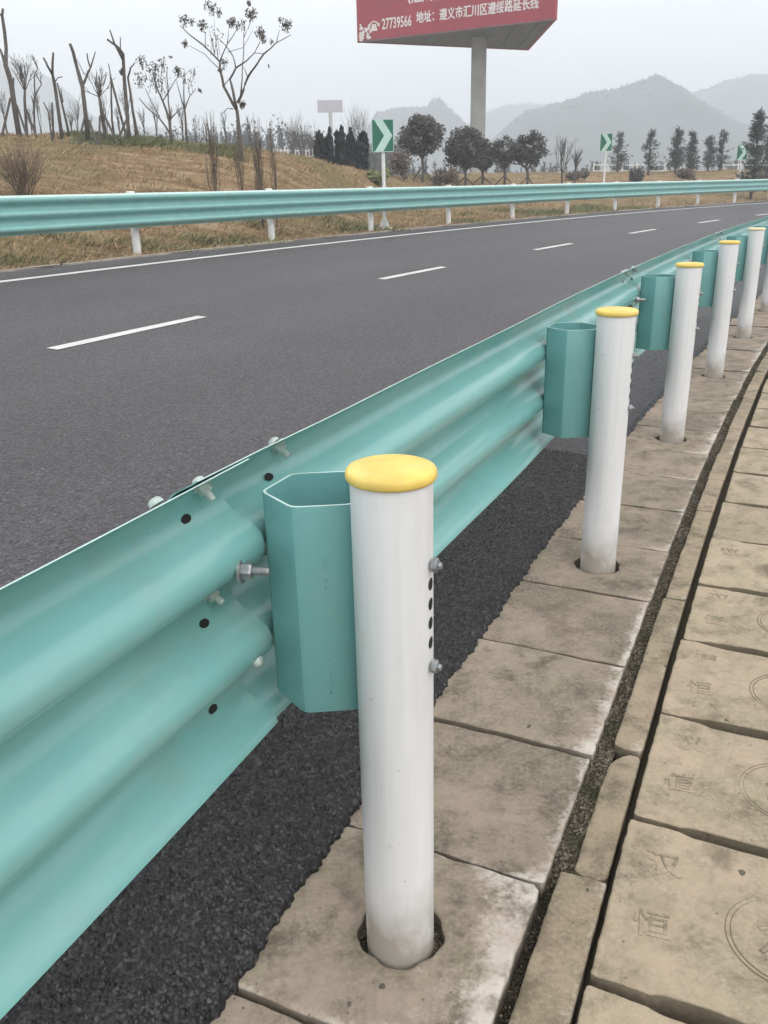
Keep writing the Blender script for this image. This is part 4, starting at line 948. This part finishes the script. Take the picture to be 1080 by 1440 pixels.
lowbush(895, 234, 258, 30, 50, 'low dark bush below the loose conifer', M_LEAF_OLIVE)
lowbush(963, 236, 256, 40, 52, 'low brown bush at the foot of the touching conifers', M_TWIG)
lowbush(812, 240, 257, 40, 50, 'low brown bush left of the middle chevron sign', M_TWIG)
lowbush(562, 205, 258, 40, 40, 'reddish brown bush between the biggest chevron sign and the largest round tree', M_TWIG, 700)
lowbush(625, 232, 260, 44, 41, 'brown bush filling the gap under the two largest round trees', M_TWIG, 700)
lowbush(530, 236, 262, 40, 33, 'low green bush at the foot of the biggest chevron sign', M_BLADE_G, 900)

# white rail fences far off, green net, litter
def rail_fence(px0, px1, py, Y, label, nm='fence'):
    a, b = at(px0, py, Y), at(px1, py, Y); gzm = min(gz(a), gz(b)); r = empty(nm, (a.x, a.y, 0), label, 'fence'); r.location = (0, 0, 0); n = 14
    for k in range(n+1):
        p = a+(b-a)*k/n; g = MB(); g.box((p.x, p.y, p.z-.9), (.04, 0, 0), (0, .04, 0), (0, 0, 1.0)); g.build('post', M_WHITE2, r)
    g = MB()
    for dz_ in (-.05, -.45, -.85):
        c = (a+b)/2; g.box((c.x, c.y-.08, c.z+dz_), ((b-a)/2), (0, .02, 0), (0, 0, .035))
    g.build('rail', M_WHITE2, r)
rail_fence(835, 1120, 231, 66, 'long white post and rail fence behind the conifers')
rail_fence(385, 455, 211, 64, 'white railing glimpsed beyond the end of the bank behind bare trees', 'railing')
g = MB(); P = []
for i in range(40):
    row = []
    for j in range(6):
        p = at(98+i*2.3, 190+i*.22, 25.6+j*.3); z = gz(p)-.03+.09*abs(math.sin(i*.9+j*1.3))*rnd.random(); row.append(Vector((p.x, p.y+rnd.uniform(-.08, .08), z)))
    P.append(row)
g.grid(P); tag(g.build('dust_net', M_NET), 'green dust net spread along the top of the bank under the bare trees', 'net')

# grass blades
def blades(name, n, m, fn, hh):
    g = MB(); V = []; Fc = []
    for k in range(n):
        p = fn(); h = hh*rnd.uniform(.5, 1.4); a = rnd.uniform(0, 6.28); w = h*rnd.uniform(.05, .1)+0.004; lean = Vector((rnd.gauss(.5, .7), rnd.gauss(0, .6), .8))*h
        d = Vector((math.cos(a)*w, math.sin(a)*w, 0)); b = len(V); V += [tuple(p-d), tuple(p+d), tuple(p+lean)]; Fc.append((b, b+1, b+2))
    me = bpy.data.meshes.new(name); me.from_pydata(V, [], Fc); me.update(); return struct(link(name, me, m), 'stuff')
def verge(l0, l1, s0, s1):
    def f():
        p = rc(rnd.uniform(s0, s1), l0+(l1-l0)*rnd.random()**1.4, 0); p.z = gz(p)-.02; return p
    return f
blades('dry_grass', 70000, M_BLADE, verge(10.02, 24, 4, 32), .10)
blades('dry_grass', 14000, M_BLADE, verge(10.02, 30, 30, 75), .16)
def clumpy():
    c = rnd.choice(CL); p = Vector((c.x+rnd.gauss(0, .35), c.y+rnd.gauss(0, .25), 0)); p.z = gz(p)-.02; return p
CL = [rc(rnd.uniform(5, 34), rnd.uniform(10.25, 12.2), 0) for _ in range(46)]+[rc(rnd.uniform(12, 40), rnd.uniform(18, 27), 0) for _ in range(16)]+[at(rnd.uniform(95, 330), 200, rnd.uniform(25.6, 27.2)) for _ in range(34)]
blades('green_grass', 15000, M_BLADE_G, clumpy, .16)

# far wood and hills
g = MB(); wr = random.Random(11)
def wood(px0, px1, tops, Y0, n):
    for _ in range(n):
        px = wr.uniform(px0, px1); Y = Y0*wr.uniform(.9, 1.25); b_ = at(px, 262, Y); b_.z = 0; yt = np.interp(px, tops[0], tops[1])+wr.uniform(-3, 22); h = at(px, yt, Y).z; w = h*wr.uniform(.10, .2)
        g.add([b_+Vector((-.1, 0, -.7)), b_+Vector((.1, 0, -.7)), b_+Vector((0, 0, h*.9))], [(0, 1, 2)])
        for k in range(46):
            z0 = h*wr.uniform(.15, .8); a = wr.uniform(0, 6.28); q = w*wr.uniform(.3, 1)*(1.15-z0/h); st = b_+Vector((0, 0, z0)); tip = st+Vector((q*math.cos(a), q*math.sin(a), h*wr.uniform(.04, .2)))
            m = wr.uniform(.05, .14); g.add([st+Vector((0, 0, -m)), tip, st+Vector((m*.6, 0, m))], [(0, 1, 2)])
            c = st+(tip-st)*wr.uniform(.5, 1); a = Vector((wr.gauss(0, 1), wr.gauss(0, 1), wr.gauss(0, 1))).normalized(); b2 = a.orthogonal(); z_ = wr.uniform(.12, .3)
            g.add([c-a*z_, c+b2*z_*.4, c+a*z_, c-b2*z_*.4], [(0, 1, 2, 3)])
wood(120, 570, ([100, 300, 400, 440, 500, 570], [176, 170, 160, 172, 178, 190]), 110, 330)
wood(560, 1150, ([560, 700, 900, 1150], [214, 222, 224, 214]), 110, 200)
struct(g.build('woods', M_WOOD), 'stuff')
def hill(name, ridge, Y, W, seed, rough, trees=0):
    rr = np.random.RandomState(seed); pxs = np.arange(ridge[0][0], ridge[-1][0]+1, 3.0); pys = np.interp(pxs, [a for a, _ in ridge], [b for _, b in ridge])
    ts = np.linspace(-1, 1, 25); P = []; ph = rr.rand(8)*6
    for px, py in zip(pxs, pys):
        top = at(px, py, Y); row = []
        for t in ts:
            fall = 1-abs(t)**1.25; x, y = top.x*(1+0.0*t), Y+t*W
            nz = rough*(math.sin(x*.11+y*.05+ph[0])+.7*math.sin(x*.27-y*.19+ph[1])+.5*math.sin(x*.61+y*.4+ph[2])+.6*rr.rand())
            row.append((x, y, -1.0+(top.z+1)*max(0, fall)+nz*max(0.0, fall)**.5))
        P.append(row)
    m_ = MB(); m_.grid(P)
    tr = random.Random(seed)                 # tree tops along and below the crest
    for _ in range(trees or 1500):
        i = tr.randrange(1, len(P)-1); q = Vector(P[i][12-tr.randrange(0, 4)]); q.x += tr.uniform(-.5, .5)*abs(P[1][0][0]-P[0][0][0]); hh = tr.uniform(.2, .62)*Y/340; w_ = hh*tr.uniform(.25, .5)
        if tr.random() < .3: hh *= 1.5
        ring = [q+Vector((w_*math.cos(a), w_*math.sin(a), hh*tr.uniform(.2, .5))) for a in (0, 1.26, 2.5, 3.8, 5.0)]
        m_.add([q-Vector((0, 0, 1))]+ring+[q+Vector((tr.uniform(-.3, .3)*w_, 0, hh))], [(0, k+1, (k+1) % 5+1) for k in range(5)]+[(6, (k+1) % 5+1, k+1) for k in range(5)])
    o = struct(m_.build(name, M_HILL, smooth=True)); return o
hill('hill', [(560, 262), (640, 225), (690, 200), (720, 172), (738, 156), (790, 143), (840, 129), (870, 124), (900, 113), (922, 104), (940, 115), (970, 140), (1000, 162), (1040, 186), (1100, 215), (1200, 240), (1320, 268)], 560, 170, 3, .45)
hill('hill', [(820, 262), (900, 190), (960, 134), (1010, 118), (1060, 105), (1120, 98), (1250, 110), (1500, 190), (1700, 262)], 820, 260, 5, .7)
hill('hill', [(440, 262), (500, 205), (530, 160), (560, 152), (600, 150), (608, 142), (618, 138), (628, 150), (650, 172), (690, 200), (760, 262)], 680, 180, 8, .45)
hill('hill', [(600, 262), (660, 175), (700, 150), (760, 146), (900, 165), (1050, 262)], 1050, 260, 9, .8)
hill('hill', [(-500, 120), (-300, 80), (-120, 66), (0, 84), (40, 92), (75, 112), (105, 138), (130, 165), (200, 178), (330, 190), (460, 262)], 900, 200, 6, .45, 900)

# haze
g = MB(); g.box((0, 600, 74), (1300, 0, 0), (0, 850, 0), (0, 0, 76))
hz = mat('haze_air'); m = hz[0]; n, l = hz[1], hz[2]; n.remove(hz[3])
pv = n.new('ShaderNodeVolumePrincipled'); pv.inputs['Color'].default_value = (0.885, 0.94, 1.0, 1); pv.inputs['Density'].default_value = 0.0019; pv.inputs['Anisotropy'].default_value = 0.0
l.new(pv.outputs[0], n['Material Output'].inputs['Volume'])
struct(g.build('haze', m), 'stuff')
